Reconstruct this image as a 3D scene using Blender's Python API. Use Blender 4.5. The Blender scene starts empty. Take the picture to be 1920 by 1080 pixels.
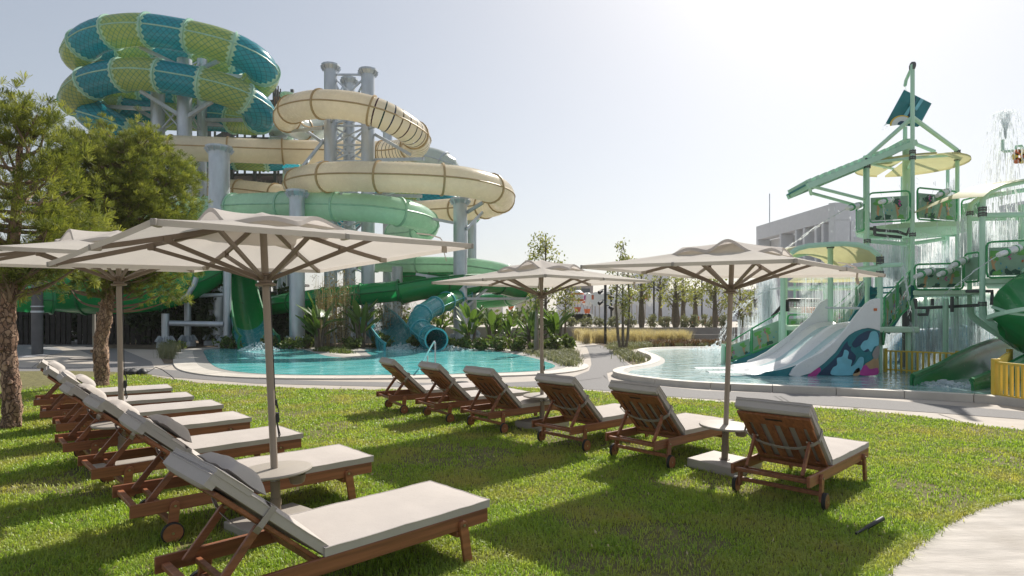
import bpy, bmesh, math, random
import numpy as np
from mathutils import Vector, Matrix

random.seed(7)
rng = np.random.default_rng(11)
S = bpy.context.scene
C = S.collection
PI = math.pi
R = math.radians
F, HY, HC = 1148.0, 587.0, 1.70        # focal length and horizon in photo pixels, eye height in metres

# ------------------------------------------------------------------ camera, sky, sun, exposure
cd = bpy.data.cameras.new('camera')
cam = bpy.data.objects.new('camera', cd); C.objects.link(cam)
cam.location = (0, 0, HC); cam.rotation_euler = (R(90), 0, 0)
cd.sensor_width = 36.0; cd.lens = 36.0 * F / 1920.0
cd.shift_y = (HY - 540.0) / 1920.0
cd.clip_start = 0.05; cd.clip_end = 9000
S.camera = cam

SUN_EL, SUN_AZ = R(43), R(28.5)        # azimuth is measured from +Y towards +X
w = bpy.data.worlds.new('World'); S.world = w; w.use_nodes = True
wn = w.node_tree
sky = wn.nodes.new('ShaderNodeTexSky'); sky.sky_type = 'NISHITA'
sky.sun_disc = False; sky.sun_elevation = SUN_EL; sky.sun_rotation = SUN_AZ
sky.air_density = 1.0; sky.dust_density = 1.5; sky.ozone_density = 1.0; sky.altitude = 0
bg = wn.nodes['Background']; bg.inputs['Strength'].default_value = 0.145
hz = wn.nodes.new('ShaderNodeHueSaturation'); hz.inputs['Saturation'].default_value = .70     # hazy summer air: paler, more even sky
gm = wn.nodes.new('ShaderNodeGamma'); gm.inputs['Gamma'].default_value = .65
wn.links.new(sky.outputs['Color'], hz.inputs['Color']); wn.links.new(hz.outputs[0], gm.inputs['Color']); wn.links.new(gm.outputs[0], bg.inputs['Color'])
sd = bpy.data.lights.new('sun', 'SUN'); sd.energy = 3.9; sd.angle = R(0.53); sd.color = (1.0, 0.94, 0.85)
sun = bpy.data.objects.new('sun', sd); C.objects.link(sun)
sdir = Vector((math.sin(SUN_AZ) * math.cos(SUN_EL), math.cos(SUN_AZ) * math.cos(SUN_EL), math.sin(SUN_EL)))
sun.rotation_euler = sdir.to_track_quat('Z', 'Y').to_euler()
S.view_settings.view_transform = 'Standard'; S.view_settings.look = 'None'
S.view_settings.gamma = 1; S.view_settings.exposure = 0.64
S.view_settings.use_curve_mapping = False

# ------------------------------------------------------------------ helpers
def P(px, py, D): return Vector(((px - 960) / F * D, D, HC - (py - HY) / F * D))
def G(px, py, z=0.0):
    D = F * (HC - z) / (py - HY)
    return Vector(((px - 960) / F * D, D, z))
def rotz(a): return Matrix.Rotation(a, 3, 'Z')

class MB:
    """collects shapes, then links them as one mesh object"""
    def __init__(s): s.v = []; s.f = []; s.m = []; s.uv = []
    def add(s, vs, fs, mi=0, uv=None):
        b = len(s.v); s.v += [tuple(x) for x in vs]
        for f in fs: s.f.append([b + i for i in f]); s.m.append(mi)
        s.uv += (uv if uv else [(0, 0)] * len(vs))
        return s
    def box(s, c, size, rot=None, mi=0):
        c = Vector(c); hx, hy, hz = [d / 2 for d in size]
        vs = []
        for sx in (-1, 1):
            for sy in (-1, 1):
                for sz in (-1, 1):
                    p = Vector((sx * hx, sy * hy, sz * hz))
                    vs.append(c + (rot @ p if rot else p))
        return s.add(vs, [(0,1,3,2),(4,6,7,5),(0,4,5,1),(2,3,7,6),(0,2,6,4),(1,5,7,3)], mi)
    def bar(s, p, q, wd, ht, up=(0,0,1), mi=0):
        p = Vector(p); q = Vector(q); d = (q - p); L = d.length
        if L < 1e-6: return s
        d /= L; u = Vector(up)
        if abs(d.dot(u)) > .98: u = Vector((0, 1, 0)) if abs(d.y) < .9 else Vector((1, 0, 0))
        a = d.cross(u).normalized(); b = a.cross(d).normalized()
        rot = Matrix((d, a, b)).transposed()
        return s.box((p + q) / 2, (L, wd, ht), rot, mi)
    def tube(s, pts, r, n=8, cap=True, mi=0):
        pts = [Vector(p) for p in pts]; k = len(pts)
        rs = r if isinstance(r, (list, tuple)) else [r] * k
        vs = []; prev = None
        for i, p in enumerate(pts):
            t = (pts[min(i + 1, k - 1)] - pts[max(i - 1, 0)])
            t = t.normalized() if t.length > 1e-9 else Vector((0, 0, 1))
            if prev is None:
                a = t.cross(Vector((0, 0, 1)))
                if a.length < .05: a = t.cross(Vector((0, 1, 0)))
            else: a = prev - t * prev.dot(t)
            a.normalize(); prev = a; b = t.cross(a)
            for j in range(n):
                an = 2 * PI * j / n
                vs.append(p + (a * math.cos(an) + b * math.sin(an)) * rs[i])
        fs = []
        for i in range(k - 1):
            for j in range(n):
                j2 = (j + 1) % n
                fs.append((i*n+j, i*n+j2, (i+1)*n+j2, (i+1)*n+j))
        if cap: fs.append(tuple(range(n - 1, -1, -1))); fs.append(tuple((k-1)*n + j for j in range(n)))
        return s.add(vs, fs, mi)
    def lathe(s, prof, n=16, c=(0,0,0), rot=None, mi=0, cap=True):
        c = Vector(c); vs = []
        for r, z in prof:
            for j in range(n):
                p = Vector((r*math.cos(2*PI*j/n), r*math.sin(2*PI*j/n), z))
                vs.append(c + (rot @ p if rot else p))
        fs = []; k = len(prof)
        for i in range(k-1):
            for j in range(n):
                j2 = (j+1) % n; fs.append((i*n+j, i*n+j2, (i+1)*n+j2, (i+1)*n+j))
        if cap: fs.append(tuple(range(n-1,-1,-1))); fs.append(tuple((k-1)*n+j for j in range(n)))
        return s.add(vs, fs, mi)
    def prism(s, poly, o, ax, ay, az, t, mi=0):
        """polygon (x,y) in the frame o,ax,ay extruded by t along az"""
        o = Vector(o); ax = Vector(ax); ay = Vector(ay); az = Vector(az); n = len(poly)
        vs = [o + ax*x + ay*y for x, y in poly] + [o + ax*x + ay*y + az*t for x, y in poly]
        fs = [tuple(range(n-1,-1,-1)), tuple(range(n, 2*n))]
        for i in range(n): fs.append((i, (i+1) % n, n + (i+1) % n, n + i))
        return s.add(vs, fs, mi)
    def build(s, name, mat, parent=None, world=False, smooth=False, bevel=0, kind=None, ang=40, seg=1):
        off = Vector((0, 0, 0))
        if world:
            q = parent
            while q is not None: off += q.location; q = q.parent
        me = bpy.data.meshes.new(name)
        me.from_pydata([(a-off.x, b-off.y, c-off.z) for a, b, c in s.v], [], s.f)
        mats = mat if isinstance(mat, (list, tuple)) else [mat]
        for m_ in mats: me.materials.append(m_)
        if len(mats) > 1: me.polygons.foreach_set('material_index', [min(i, len(mats)-1) for i in s.m])
        if any(u != (0, 0) for u in s.uv):
            ul = me.uv_layers.new(name='UVMap')
            li = np.empty(len(me.loops), np.int32); me.loops.foreach_get('vertex_index', li)
            ul.data.foreach_set('uv', np.array(s.uv, np.float32)[li].ravel())
        if bevel:
            bm = bmesh.new(); bm.from_mesh(me)
            bmesh.ops.remove_doubles(bm, verts=bm.verts, dist=1e-5)
            es = [e for e in bm.edges if len(e.link_faces) == 2 and e.calc_face_angle(0) > .5]
            bmesh.ops.bevel(bm, geom=es, offset=bevel, segments=seg, profile=.5, affect='EDGES')
            bm.to_mesh(me); bm.free()
        if smooth:
            me.polygons.foreach_set('use_smooth', [True]*len(me.polygons))
            me.set_sharp_from_angle(angle=R(ang))
        me.validate(); me.update()
        o = bpy.data.objects.new(name, me); C.objects.link(o)
        if parent: o.parent = parent
        if kind: o['kind'] = kind
        return o

def bulk(name, verts, faces_flat, nper, mat, parent=None, kind=None, off=None, smooth=False):
    """big mesh from numpy arrays; every face has nper corners"""
    me = bpy.data.meshes.new(name)
    v = np.asarray(verts, np.float32)
    if off is not None: v = v - np.array(off, np.float32)
    f = np.asarray(faces_flat, np.int32).ravel(); nf = len(f)//nper
    me.vertices.add(len(v)); me.vertices.foreach_set('co', v.ravel())
    me.loops.add(len(f)); me.loops.foreach_set('vertex_index', f)
    me.polygons.add(nf); me.polygons.foreach_set('loop_start', np.arange(nf, dtype=np.int32)*nper)
    for m_ in (mat if isinstance(mat, (list, tuple)) else [mat]): me.materials.append(m_)
    if smooth: me.polygons.foreach_set('use_smooth', [True]*nf)
    me.update(calc_edges=True)
    o = bpy.data.objects.new(name, me); C.objects.link(o)
    if parent: o.parent = parent
    if kind: o['kind'] = kind
    return o

def tag(o, label=None, cat=None, group=None, kind=None):
    if label: o['label'] = label
    if cat: o['category'] = cat
    if group: o['group'] = group
    if kind: o['kind'] = kind
    return o
def thing(name, label, cat, loc=(0,0,0), rz=0, group=None):
    o = bpy.data.objects.new(name, None); C.objects.link(o); o.empty_display_size = .2
    o.location = loc; o.rotation_euler = (0, 0, rz)
    return tag(o, label, cat, group)
def copy_tree(o, parent=None):
    c = o.copy(); C.objects.link(c)
    if parent: c.parent = parent
    for ch in list(o.children): copy_tree(ch, c)
    return c
def dup_obj(o, parent):
    c = o.copy(); C.objects.link(c); c.parent = parent; return c

def catmull(pts, per=12, closed=False):
    pts = [Vector(p) for p in pts]; n = len(pts); out = []
    rngi = range(n) if closed else range(n-1)
    for i in rngi:
        p0 = pts[(i-1) % n] if closed or i > 0 else pts[0]*2 - pts[1]
        p1 = pts[i]; p2 = pts[(i+1) % n]
        p3 = pts[(i+2) % n] if closed or i+2 < n else pts[-1]*2 - pts[-2]
        for k in range(per):
            t = k/per
            out.append(.5*((2*p1) + (p2-p0)*t + (2*p0-5*p1+4*p2-p3)*t*t + (3*p1-p0-3*p2+p3)*t**3))
    if not closed: out.append(pts[-1].copy())
    return out
def resample(pts, n, closed=False):
    pts = list(pts) + ([pts[0]] if closed else [])
    a = np.array([tuple(p) for p in pts]); d = np.r_[0, np.cumsum(np.linalg.norm(np.diff(a, axis=0), axis=1))]
    t = np.linspace(0, d[-1], n+1 if closed else n)
    o = np.stack([np.interp(t, d, a[:, k]) for k in range(a.shape[1])], 1)
    if closed: o = o[:-1]
    return [Vector(p) for p in o], d[-1]

# ------------------------------------------------------------------ materials
def newmat(name):
    m = bpy.data.materials.new(name); m.use_nodes = True
    return m, m.node_tree, m.node_tree.nodes['Principled BSDF']
def nd(nt, t, **kw):
    n = nt.nodes.new(t)
    for k, v in kw.items(): setattr(n, k, v)
    return n
def mathn(nt, op, a, b=None, c=None):
    n = nd(nt, 'ShaderNodeMath', operation=op)
    for i, x in enumerate((a, b, c)):
        if x is None: continue
        if isinstance(x, (int, float)): n.inputs[i].default_value = x
        else: nt.links.new(x, n.inputs[i])
    return n.outputs[0]
def mixc(nt, fac, a, b, blend='MIX'):
    n = nd(nt, 'ShaderNodeMix', data_type='RGBA', blend_type=blend)
    for sock, x in ((n.inputs[0], fac), (n.inputs[6], a), (n.inputs[7], b)):
        if isinstance(x, (int, float)): sock.default_value = x
        elif isinstance(x, tuple): sock.default_value = (*x[:3], 1)
        else: nt.links.new(x, sock)
    return n.outputs[2]
def ramp(nt, fac, lo, hi):
    n = nd(nt, 'ShaderNodeMapRange'); nt.links.new(fac, n.inputs[0])
    n.inputs[1].default_value = lo; n.inputs[2].default_value = hi
    return n.outputs[0]
def noise(nt, scale, detail=4, coord='Object', stretch=None, rough=.55):
    tc = nd(nt, 'ShaderNodeTexCoord'); src = tc.outputs[coord]
    if stretch:
        mp = nd(nt, 'ShaderNodeMapping'); mp.inputs['Scale'].default_value = stretch
        nt.links.new(src, mp.inputs[0]); src = mp.outputs[0]
    n = nd(nt, 'ShaderNodeTexNoise'); n.inputs['Scale'].default_value = scale
    n.inputs['Detail'].default_value = detail; n.inputs['Roughness'].default_value = rough
    nt.links.new(src, n.inputs['Vector'])
    return n.outputs[0]
def sc(c, k): return tuple(max(0, min(1, x*k)) for x in c)
def mat(name, col, rough=.5, metal=0, var=.15, vs=3., bump=0., bs=60., coat=0., stretch=None, rnd=.0, dirt=None, trans=0., coord='Object'):
    m, nt, b = newmat(name)
    n1 = noise(nt, vs, 5, coord, stretch)
    c = mixc(nt, ramp(nt, n1, .3, .7), sc(col, 1-var), sc(col, 1+var))
    if dirt:
        n2 = noise(nt, vs*.35 + .3, 6, coord)
        c = mixc(nt, mathn(nt, 'MULTIPLY', ramp(nt, n2, .5, .72), .7), c, dirt)
    if rnd:
        oi = nd(nt, 'ShaderNodeObjectInfo')
        k = mathn(nt, 'MULTIPLY_ADD', oi.outputs['Random'], 2*rnd, 1-rnd)
        hs = nd(nt, 'ShaderNodeHueSaturation'); nt.links.new(k, hs.inputs['Value']); nt.links.new(c, hs.inputs['Color'])
        c = hs.outputs[0]
    nt.links.new(c, b.inputs['Base Color'])
    b.inputs['Metallic'].default_value = metal; b.inputs['Roughness'].default_value = rough
    if rough < .9:
        rn = noise(nt, vs*2.3, 3, coord)
        nt.links.new(mathn(nt, 'MULTIPLY_ADD', rn, .25, max(0.02, rough-.12)), b.inputs['Roughness'])
    if coat: b.inputs['Coat Weight'].default_value = coat; b.inputs['Coat Roughness'].default_value = .08
    if bump:
        bp = nd(nt, 'ShaderNodeBump'); bp.inputs['Strength'].default_value = bump; bp.inputs['Distance'].default_value = .02
        nt.links.new(noise(nt, bs, 4, coord, stretch), bp.inputs['Height']); nt.links.new(bp.outputs[0], b.inputs['Normal'])
    if trans:
        t = nd(nt, 'ShaderNodeBsdfTranslucent'); nt.links.new(c, t.inputs['Color'])
        mx = nd(nt, 'ShaderNodeMixShader'); mx.inputs[0].default_value = trans
        nt.links.new(b.outputs[0], mx.inputs[1]); nt.links.new(t.outputs[0], mx.inputs[2])
        nt.links.new(mx.outputs[0], nt.nodes['Material Output'].inputs['Surface'])
    return m
def leaf(name, c1, c2, trans=.4, rough=.5, patch=None, c3=None):
    m, nt, b = newmat(name)
    g = nd(nt, 'ShaderNodeNewGeometry')
    c = mixc(nt, g.outputs['Random Per Island'], c1, c2)
    if patch: c = mixc(nt, ramp(nt, noise(nt, patch, 4), .45, .68), c, c3)
    nt.links.new(c, b.inputs['Base Color']); b.inputs['Roughness'].default_value = rough
    t = nd(nt, 'ShaderNodeBsdfTranslucent')
    nt.links.new(mixc(nt, 1.0, c, (1.0, 1.0, .55), 'MULTIPLY'), t.inputs['Color'])
    mx = nd(nt, 'ShaderNodeMixShader'); mx.inputs[0].default_value = trans
    nt.links.new(b.outputs[0], mx.inputs[1]); nt.links.new(t.outputs[0], mx.inputs[2])
    nt.links.new(mx.outputs[0], nt.nodes['Material Output'].inputs['Surface'])
    return m
def water_mat(name, c1, c2, scale, strength, dist=.05, fine=3.0):
    m, nt, b = newmat(name)
    tc = nd(nt, 'ShaderNodeTexCoord')
    a = noise(nt, scale, 3, stretch=(.75, 1, 1)); b2 = noise(nt, scale*fine, 2)
    v = nd(nt, 'ShaderNodeTexVoronoi', feature='SMOOTH_F1'); v.inputs['Scale'].default_value = scale*1.1
    nt.links.new(tc.outputs['Object'], v.inputs['Vector'])
    nt.links.new(mixc(nt, ramp(nt, mathn(nt, 'ADD', a, mathn(nt, 'MULTIPLY', v.outputs['Distance'], .35)), .45, .95), c1, c2), b.inputs['Base Color'])  # rippled refracted light put into the base colour as paler patches
    b.inputs['Roughness'].default_value = .05; b.inputs['IOR'].default_value = 1.33
    bp = nd(nt, 'ShaderNodeBump'); bp.inputs['Strength'].default_value = strength; bp.inputs['Distance'].default_value = dist
    nt.links.new(mathn(nt, 'MULTIPLY_ADD', b2, .35, a), bp.inputs['Height']); nt.links.new(bp.outputs[0], b.inputs['Normal'])
    return m
def scales(name, col, dark, edge, nu, nv):
    """fibreglass print: a fish-scale net with a toothed pale margin at both ends of the section (u along, v around)"""
    m, nt, b = newmat(name)
    tc = nd(nt, 'ShaderNodeTexCoord'); sx = nd(nt, 'ShaderNodeSeparateXYZ'); nt.links.new(tc.outputs['UV'], sx.inputs[0])
    u, v = sx.outputs[0], sx.outputs[1]
    U = mathn(nt, 'MULTIPLY', u, nu); V = mathn(nt, 'MULTIPLY', v, nv)
    def line(x):
        fr = mathn(nt, 'ABSOLUTE', mathn(nt, 'SUBTRACT', mathn(nt, 'FRACT', x), .5))
        return mathn(nt, 'GREATER_THAN', fr, .43)
    net = mathn(nt, 'MAXIMUM', line(mathn(nt, 'ADD', U, V)), line(mathn(nt, 'SUBTRACT', U, V)))
    cell = nd(nt, 'ShaderNodeTexNoise'); cell.inputs['Scale'].default_value = 3; nt.links.new(tc.outputs['UV'], cell.inputs['Vector'])
    c = mixc(nt, cell.outputs[0], sc(col, .85), sc(col, 1.15))
    c = mixc(nt, mathn(nt, 'MULTIPLY', net, .75), c, dark)
    tooth = mathn(nt, 'MULTIPLY', mathn(nt, 'ABSOLUTE', mathn(nt, 'SUBTRACT', mathn(nt, 'FRACT', V), .5)), .11)
    e = mathn(nt, 'ABSOLUTE', mathn(nt, 'SUBTRACT', u, .5))
    mar = mathn(nt, 'GREATER_THAN', mathn(nt, 'ADD', e, tooth), .465)
    c = mixc(nt, mar, c, edge)
    nt.links.new(c, b.inputs['Base Color']); b.inputs['Roughness'].default_value = .22
    b.inputs['Coat Weight'].default_value = .4; b.inputs['Coat Roughness'].default_value = .08
    t = nd(nt, 'ShaderNodeBsdfTranslucent'); nt.links.new(c, t.inputs['Color'])
    mx = nd(nt, 'ShaderNodeMixShader'); mx.inputs[0].default_value = .45
    nt.links.new(b.outputs[0], mx.inputs[1]); nt.links.new(t.outputs[0], mx.inputs[2])
    nt.links.new(mx.outputs[0], nt.nodes['Material Output'].inputs['Surface'])
    return m
def bands(name, col, cols, n):
    """tube section with thin coloured hoops printed round it (u along the section)"""
    m, nt, b = newmat(name)
    tc = nd(nt, 'ShaderNodeTexCoord'); sx = nd(nt, 'ShaderNodeSeparateXYZ'); nt.links.new(tc.outputs['UV'], sx.inputs[0])
    U = mathn(nt, 'MULTIPLY', sx.outputs[0], n)
    hit = mathn(nt, 'LESS_THAN', mathn(nt, 'ABSOLUTE', mathn(nt, 'SUBTRACT', mathn(nt, 'FRACT', U), .5)), .075)
    k = mathn(nt, 'MODULO', mathn(nt, 'FLOOR', U), len(cols))
    c = cols[0]
    for i in range(1, len(cols)): c = mixc(nt, mathn(nt, 'GREATER_THAN', k, i-.5), c, cols[i])
    c = mixc(nt, hit, col, c)
    nt.links.new(c, b.inputs['Base Color']); b.inputs['Roughness'].default_value = .25; b.inputs['Coat Weight'].default_value = .3
    t = nd(nt, 'ShaderNodeBsdfTranslucent'); nt.links.new(c, t.inputs['Color'])
    mx = nd(nt, 'ShaderNodeMixShader'); mx.inputs[0].default_value = .45
    nt.links.new(b.outputs[0], mx.inputs[1]); nt.links.new(t.outputs[0], mx.inputs[2])
    nt.links.new(mx.outputs[0], nt.nodes['Material Output'].inputs['Surface'])
    return m
def spray_mat(name, clear):
    m, nt, b = newmat(name)
    d = nd(nt, 'ShaderNodeBsdfDiffuse'); d.inputs[0].default_value = (.85, .88, .9, 1)
    t = nd(nt, 'ShaderNodeBsdfTranslucent'); t.inputs[0].default_value = (.85, .88, .9, 1)
    m1 = nd(nt, 'ShaderNodeMixShader'); m1.inputs[0].default_value = .7
    nt.links.new(d.outputs[0], m1.inputs[1]); nt.links.new(t.outputs[0], m1.inputs[2])
    tr = nd(nt, 'ShaderNodeBsdfTransparent'); m2 = nd(nt, 'ShaderNodeMixShader'); m2.inputs[0].default_value = clear
    nt.links.new(m1.outputs[0], m2.inputs[1]); nt.links.new(tr.outputs[0], m2.inputs[2])
    nt.links.new(m2.outputs[0], nt.nodes['Material Output'].inputs['Surface'])
    return m

def bark(name):
    m, nt, b = newmat(name)
    tc = nd(nt, 'ShaderNodeTexCoord'); mp = nd(nt, 'ShaderNodeMapping'); mp.inputs['Scale'].default_value = (19, 19, 8)
    wob = nd(nt, 'ShaderNodeTexNoise'); wob.inputs['Scale'].default_value = 9; nt.links.new(tc.outputs['Object'], wob.inputs['Vector'])
    ad = nd(nt, 'ShaderNodeMixRGB'); ad.inputs[0].default_value = .12; nt.links.new(tc.outputs['Object'], ad.inputs[1]); nt.links.new(wob.outputs[1], ad.inputs[2])
    nt.links.new(ad.outputs[0], mp.inputs[0])
    v = nd(nt, 'ShaderNodeTexVoronoi', feature='DISTANCE_TO_EDGE'); v.inputs['Scale'].default_value = 1; nt.links.new(mp.outputs[0], v.inputs['Vector'])
    v2 = nd(nt, 'ShaderNodeTexVoronoi'); v2.inputs['Scale'].default_value = 1; nt.links.new(mp.outputs[0], v2.inputs['Vector'])
    sx = nd(nt, 'ShaderNodeSeparateXYZ'); nt.links.new(v2.outputs['Color'], sx.inputs[0])
    c = mixc(nt, sx.outputs[0], (.27, .155, .10), (.50, .335, .235))
    c = mixc(nt, mathn(nt, 'MULTIPLY', ramp(nt, noise(nt, 30, 5), .45, .7), .5), c, (.20, .13, .095))
    ed_ = ramp(nt, v.outputs['Distance'], .0, .11); c = mixc(nt, ed_, (.115, .07, .05), c)
    nt.links.new(c, b.inputs['Base Color']); b.inputs['Roughness'].default_value = .95
    bp = nd(nt, 'ShaderNodeBump'); bp.inputs['Strength'].default_value = .9; bp.inputs['Distance'].default_value = .025
    nt.links.new(mathn(nt, 'ADD', ed_, mathn(nt, 'MULTIPLY', noise(nt, 40, 4), .5)), bp.inputs['Height']); nt.links.new(bp.outputs[0], b.inputs['Normal'])
    return m
K = {}
K['earth'] = mat('earth', (.20, .16, .11), .95, var=.3, vs=.4, bump=.4, bs=8)
K['bed'] = mat('bed_soil', (.13, .095, .06), .95, var=.35, vs=1.3, bump=.8, bs=12)
K['cream_pave'] = mat('cream_concrete', (.42, .375, .325), .8, var=.08, vs=1.2, bump=.08, bs=60, dirt=(.40, .34, .27))
K['grey_pave'] = mat('grey_aggregate', (.185, .176, .172), .85, var=.2, vs=70, bump=.1, bs=150, dirt=(.20, .19, .185))
K['brushed'] = mat('brushed_concrete', (.44, .405, .365), .85, var=.22, vs=3.5, bump=.35, bs=28, stretch=(.5, 2.2, 1), dirt=(.33, .295, .255))
K['joint'] = mat('joint', (.10, .095, .09), .9)
K['stone'] = mat('coping_stone', (.56, .52, .46), .65, var=.10, vs=2.5, bump=.06, bs=50, rnd=.05, dirt=(.46, .42, .36))
K['rim'] = mat('grey_rim', (.30, .29, .265), .7, var=.12, vs=6, bump=.1)
K['gravel'] = mat('grey_gravel', (.30, .30, .31), .9, var=.5, vs=40, bump=1, bs=40)
K['turf'] = mat('turf', (.17, .155, .06), .95, var=.35, vs=7, bump=1, bs=90)
K['pool'] = water_mat('pool_water', (.09, .52, .53), (.32, .78, .76), 1.5, .5)
K['shallow'] = water_mat('shallow_water', (.24, .42, .43), (.50, .62, .61), 2.2, .7)
K['wood'] = mat('oiled_wood', (.265, .100, .046), .45, var=.35, vs=6, bump=.12, bs=30, stretch=(.25, 5, 5), rnd=.16)
K['cloth'] = mat('cushion_cloth', (.455, .415, .385), .92, var=.05, vs=4, bump=.12, bs=14, rnd=.03)
K['strap'] = mat('strap_cloth', (.36, .32, .29), .9)
K['rubber'] = mat('black_rubber', (.02, .02, .02), .7)
K['steel_bolt'] = mat('steel_bolt', (.5, .45, .35), .35, 1)
K['canopy'] = mat('canopy_cloth', (.655, .61, .565), .9, var=.04, vs=3, bump=.06, bs=9, trans=.45)
K['taupe'] = mat('taupe_metal', (.195, .15, .115), .45, var=.06)
K['taupe_light'] = mat('taupe_light', (.36, .325, .285), .55, var=.06, bump=.05)
K['shade_timber'] = mat('shade_dark_timber', (.035, .030, .027), .8, var=.3)  # near-black timber, the shade under the flume put into its colour
K['pole'] = mat('parasol_pole', (.29, .24, .195), .45, var=.05)
K['black'] = mat('black_plastic', (.018, .018, .02), .5)
K['bark'] = bark('pine_bark')
K['twig'] = mat('twig', (.20, .14, .10), .9, var=.3)
K['needle'] = leaf('pine_needles', (.11, .15, .028), (.45, .47, .10), .45, .6, 2.6, (.10, .135, .03))
K['galv'] = mat('galvanised_steel', (.50, .54, .58), .38, .45, var=.14, vs=2.6, bump=.03, stretch=(1, 1, .3), dirt=(.40, .45, .51))
K['galv_dark'] = mat('dark_steel', (.10, .10, .105), .5, .2, var=.15)
K['tower'] = mat('tower_cladding', (.11, .10, .095), .7, var=.12)
K['cream'] = mat('cream_fibreglass', (.86, .79, .64), .25, var=.04, coat=.3, trans=.5, dirt=(.82, .745, .59))
K['cream_seam'] = mat('cream_flange', (.45, .31, .15), .45, var=.1)
K['pale_green'] = mat('pale_green_fibreglass', (.60, .83, .66), .25, var=.05, coat=.3, trans=.5, dirt=(.55, .78, .61))
K['pale_seam'] = mat('pale_green_flange', (.32, .56, .40), .4)
K['vivid'] = mat('vivid_green_fibreglass', (.014, .33, .085), .22, var=.06, coat=.35, trans=.32)
K['vivid_seam'] = mat('vivid_green_flange', (.01, .17, .05), .35)
K['teal'] = mat('teal_fibreglass', (.03, .27, .30), .25, var=.06, coat=.3, trans=.03)
K['teal_edge'] = mat('teal_edge', (.07, .36, .42), .3)
K['clear_tube'] = mat('milky_fibreglass', (.55, .60, .57), .2, var=.05, coat=.3, trans=.45)
K['scale_teal'] = scales('teal_scale_print', (.02, .37, .48), (.004, .14, .18), (.60, .76, .60), 7, 17)
K['scale_lime'] = scales('lime_scale_print', (.50, .56, .18), (.03, .26, .20), (.62, .78, .60), 7, 17)
K['scale_seam'] = mat('scale_flange', (.34, .58, .44), .35)
K['hoops'] = bands('cream_with_hoops', (.86, .79, .64), [(.05,.01,.02),(.01,.05,.04),(.01,.02,.06),(.12,.08,.03)], 8)
K['mint'] = mat('mint_paint', (.46, .71, .54), .4, var=.05, coat=.1)
K['mint_light'] = mat('mint_light', (.56, .74, .56), .45, var=.05)
K['green_rail'] = mat('green_rail_paint', (.04, .33, .11), .4, var=.08)
K['sail'] = mat('cream_sail', (.55, .50, .27), .5, var=.06, trans=.45)
K['white_fg'] = mat('white_fibreglass', (.74, .75, .75), .3, var=.03, coat=.2)
K['lane_blue'] = mat('lane_blue', (.42, .58, .60), .3, var=.06)
K['yellow'] = mat('yellow_paint', (.72, .50, .06), .45, var=.06)
K['panel_green'] = mat('panel_green', (.24, .40, .28), .6)
K['pr_green'] = mat('print_green', (.12, .38, .08), .6)
K['pr_dark'] = mat('print_dark_green', (.02, .09, .055), .6)
K['pr_tan'] = mat('print_tan', (.48, .30, .15), .6)
K['pr_pink'] = mat('print_pink', (.50, .05, .28), .6)
K['pr_blue'] = mat('print_blue', (.03, .28, .42), .6)
K['pr_navy'] = mat('print_navy', (.012, .05, .11), .5)
K['pr_lblue'] = mat('print_light_blue', (.18, .50, .60), .5)
K['pr_teal'] = mat('print_teal', (.015, .19, .22), .5)
K['pr_rust'] = mat('print_rust', (.40, .11, .03), .6)
K['bluetube'] = mat('blue_fibreglass', (.10, .28, .48), .3, var=.08)
K['white_wall'] = mat('white_render', (.66, .67, .70), .85, var=.04)
K['wall_grey'] = mat('board_concrete', (.30, .27, .25), .9, var=.15, vs=1.5, bump=.2)
K['glass'] = mat('dark_glass', (.05, .06, .07), .1)
K['tent'] = mat('tent_cloth', (.72, .70, .66), .8, trans=.2)
K['orange'] = mat('orange_paint', (.55, .13, .03), .5)
K['leaf_big'] = leaf('banana_leaf', (.06, .125, .028), (.15, .235, .05), .4, .4)
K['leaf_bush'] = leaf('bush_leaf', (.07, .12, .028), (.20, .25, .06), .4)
K['leaf_shade'] = leaf('shade_leaf', (.025, .05, .015), (.06, .09, .025), .3)  # bush green darkened, shade put into the leaf colour
K['leaf_tree'] = leaf('tree_leaf', (.17, .21, .055), (.38, .37, .14), .5)
K['leaf_olive'] = leaf('grey_leaf', (.16, .18, .10), (.28, .28, .17), .35)
K['bamboo'] = leaf('bamboo_leaf', (.16, .13, .05), (.28, .20, .09), .4)
K['straw'] = leaf('straw_grass', (.52, .43, .28), (.70, .60, .42), .45)
K['red_leaf'] = leaf('red_leaf', (.12, .09, .03), (.20, .09, .05), .3)
K['trunk'] = mat('grey_trunk', (.13, .105, .075), .9, var=.3, vs=6, bump=.5)
K['grass'] = leaf('lawn_grass', (.19, .33, .035), (.50, .65, .10), .5, .42, 1.1, (.53, .51, .15))
K['spray'] = spray_mat('white_spray', .42)
K['mist'] = spray_mat('water_mist', .86)
K['skin'] = mat('skin', (.42, .26, .18), .6)
K['dark_cloth'] = mat('dark_cloth', (.06, .05, .06), .9)
# ------------------------------------------------------------------ ground, paving, pools
def sheet(name, poly, z, m, kind='structure', skirt=0):
    b = MB(); n = len(poly)
    vs = [(p[0], p[1], z) for p in poly]
    b.add(vs, [tuple(range(n))])
    if skirt:
        vs2 = vs + [(p[0], p[1], z-skirt) for p in poly]
        b.add(vs2, [(i, n+i, n+(i+1) % n, (i+1) % n) for i in range(n)])
    o = b.build(name, m, kind=kind)
    me = o.data; me.calc_loop_triangles()
    if me.polygons[0].normal.z < 0: me.flip_normals()
    return o
def gp(pts, z=0): return [G(x, y, z) for x, y in pts]

g = MB(); g.add([(-900,-120,-.4),(900,-120,-.4),(900,1500,-.4),(-900,1500,-.4)], [(0,1,2,3)])
g.build('ground', K['earth'], kind='structure')
sheet('paving', [Vector(p) for p in ((-45,-4,0),(60,-4,0),(60,46,0),(-45,46,0))], -.024, K['cream_pave'], skirt=.3)

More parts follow.
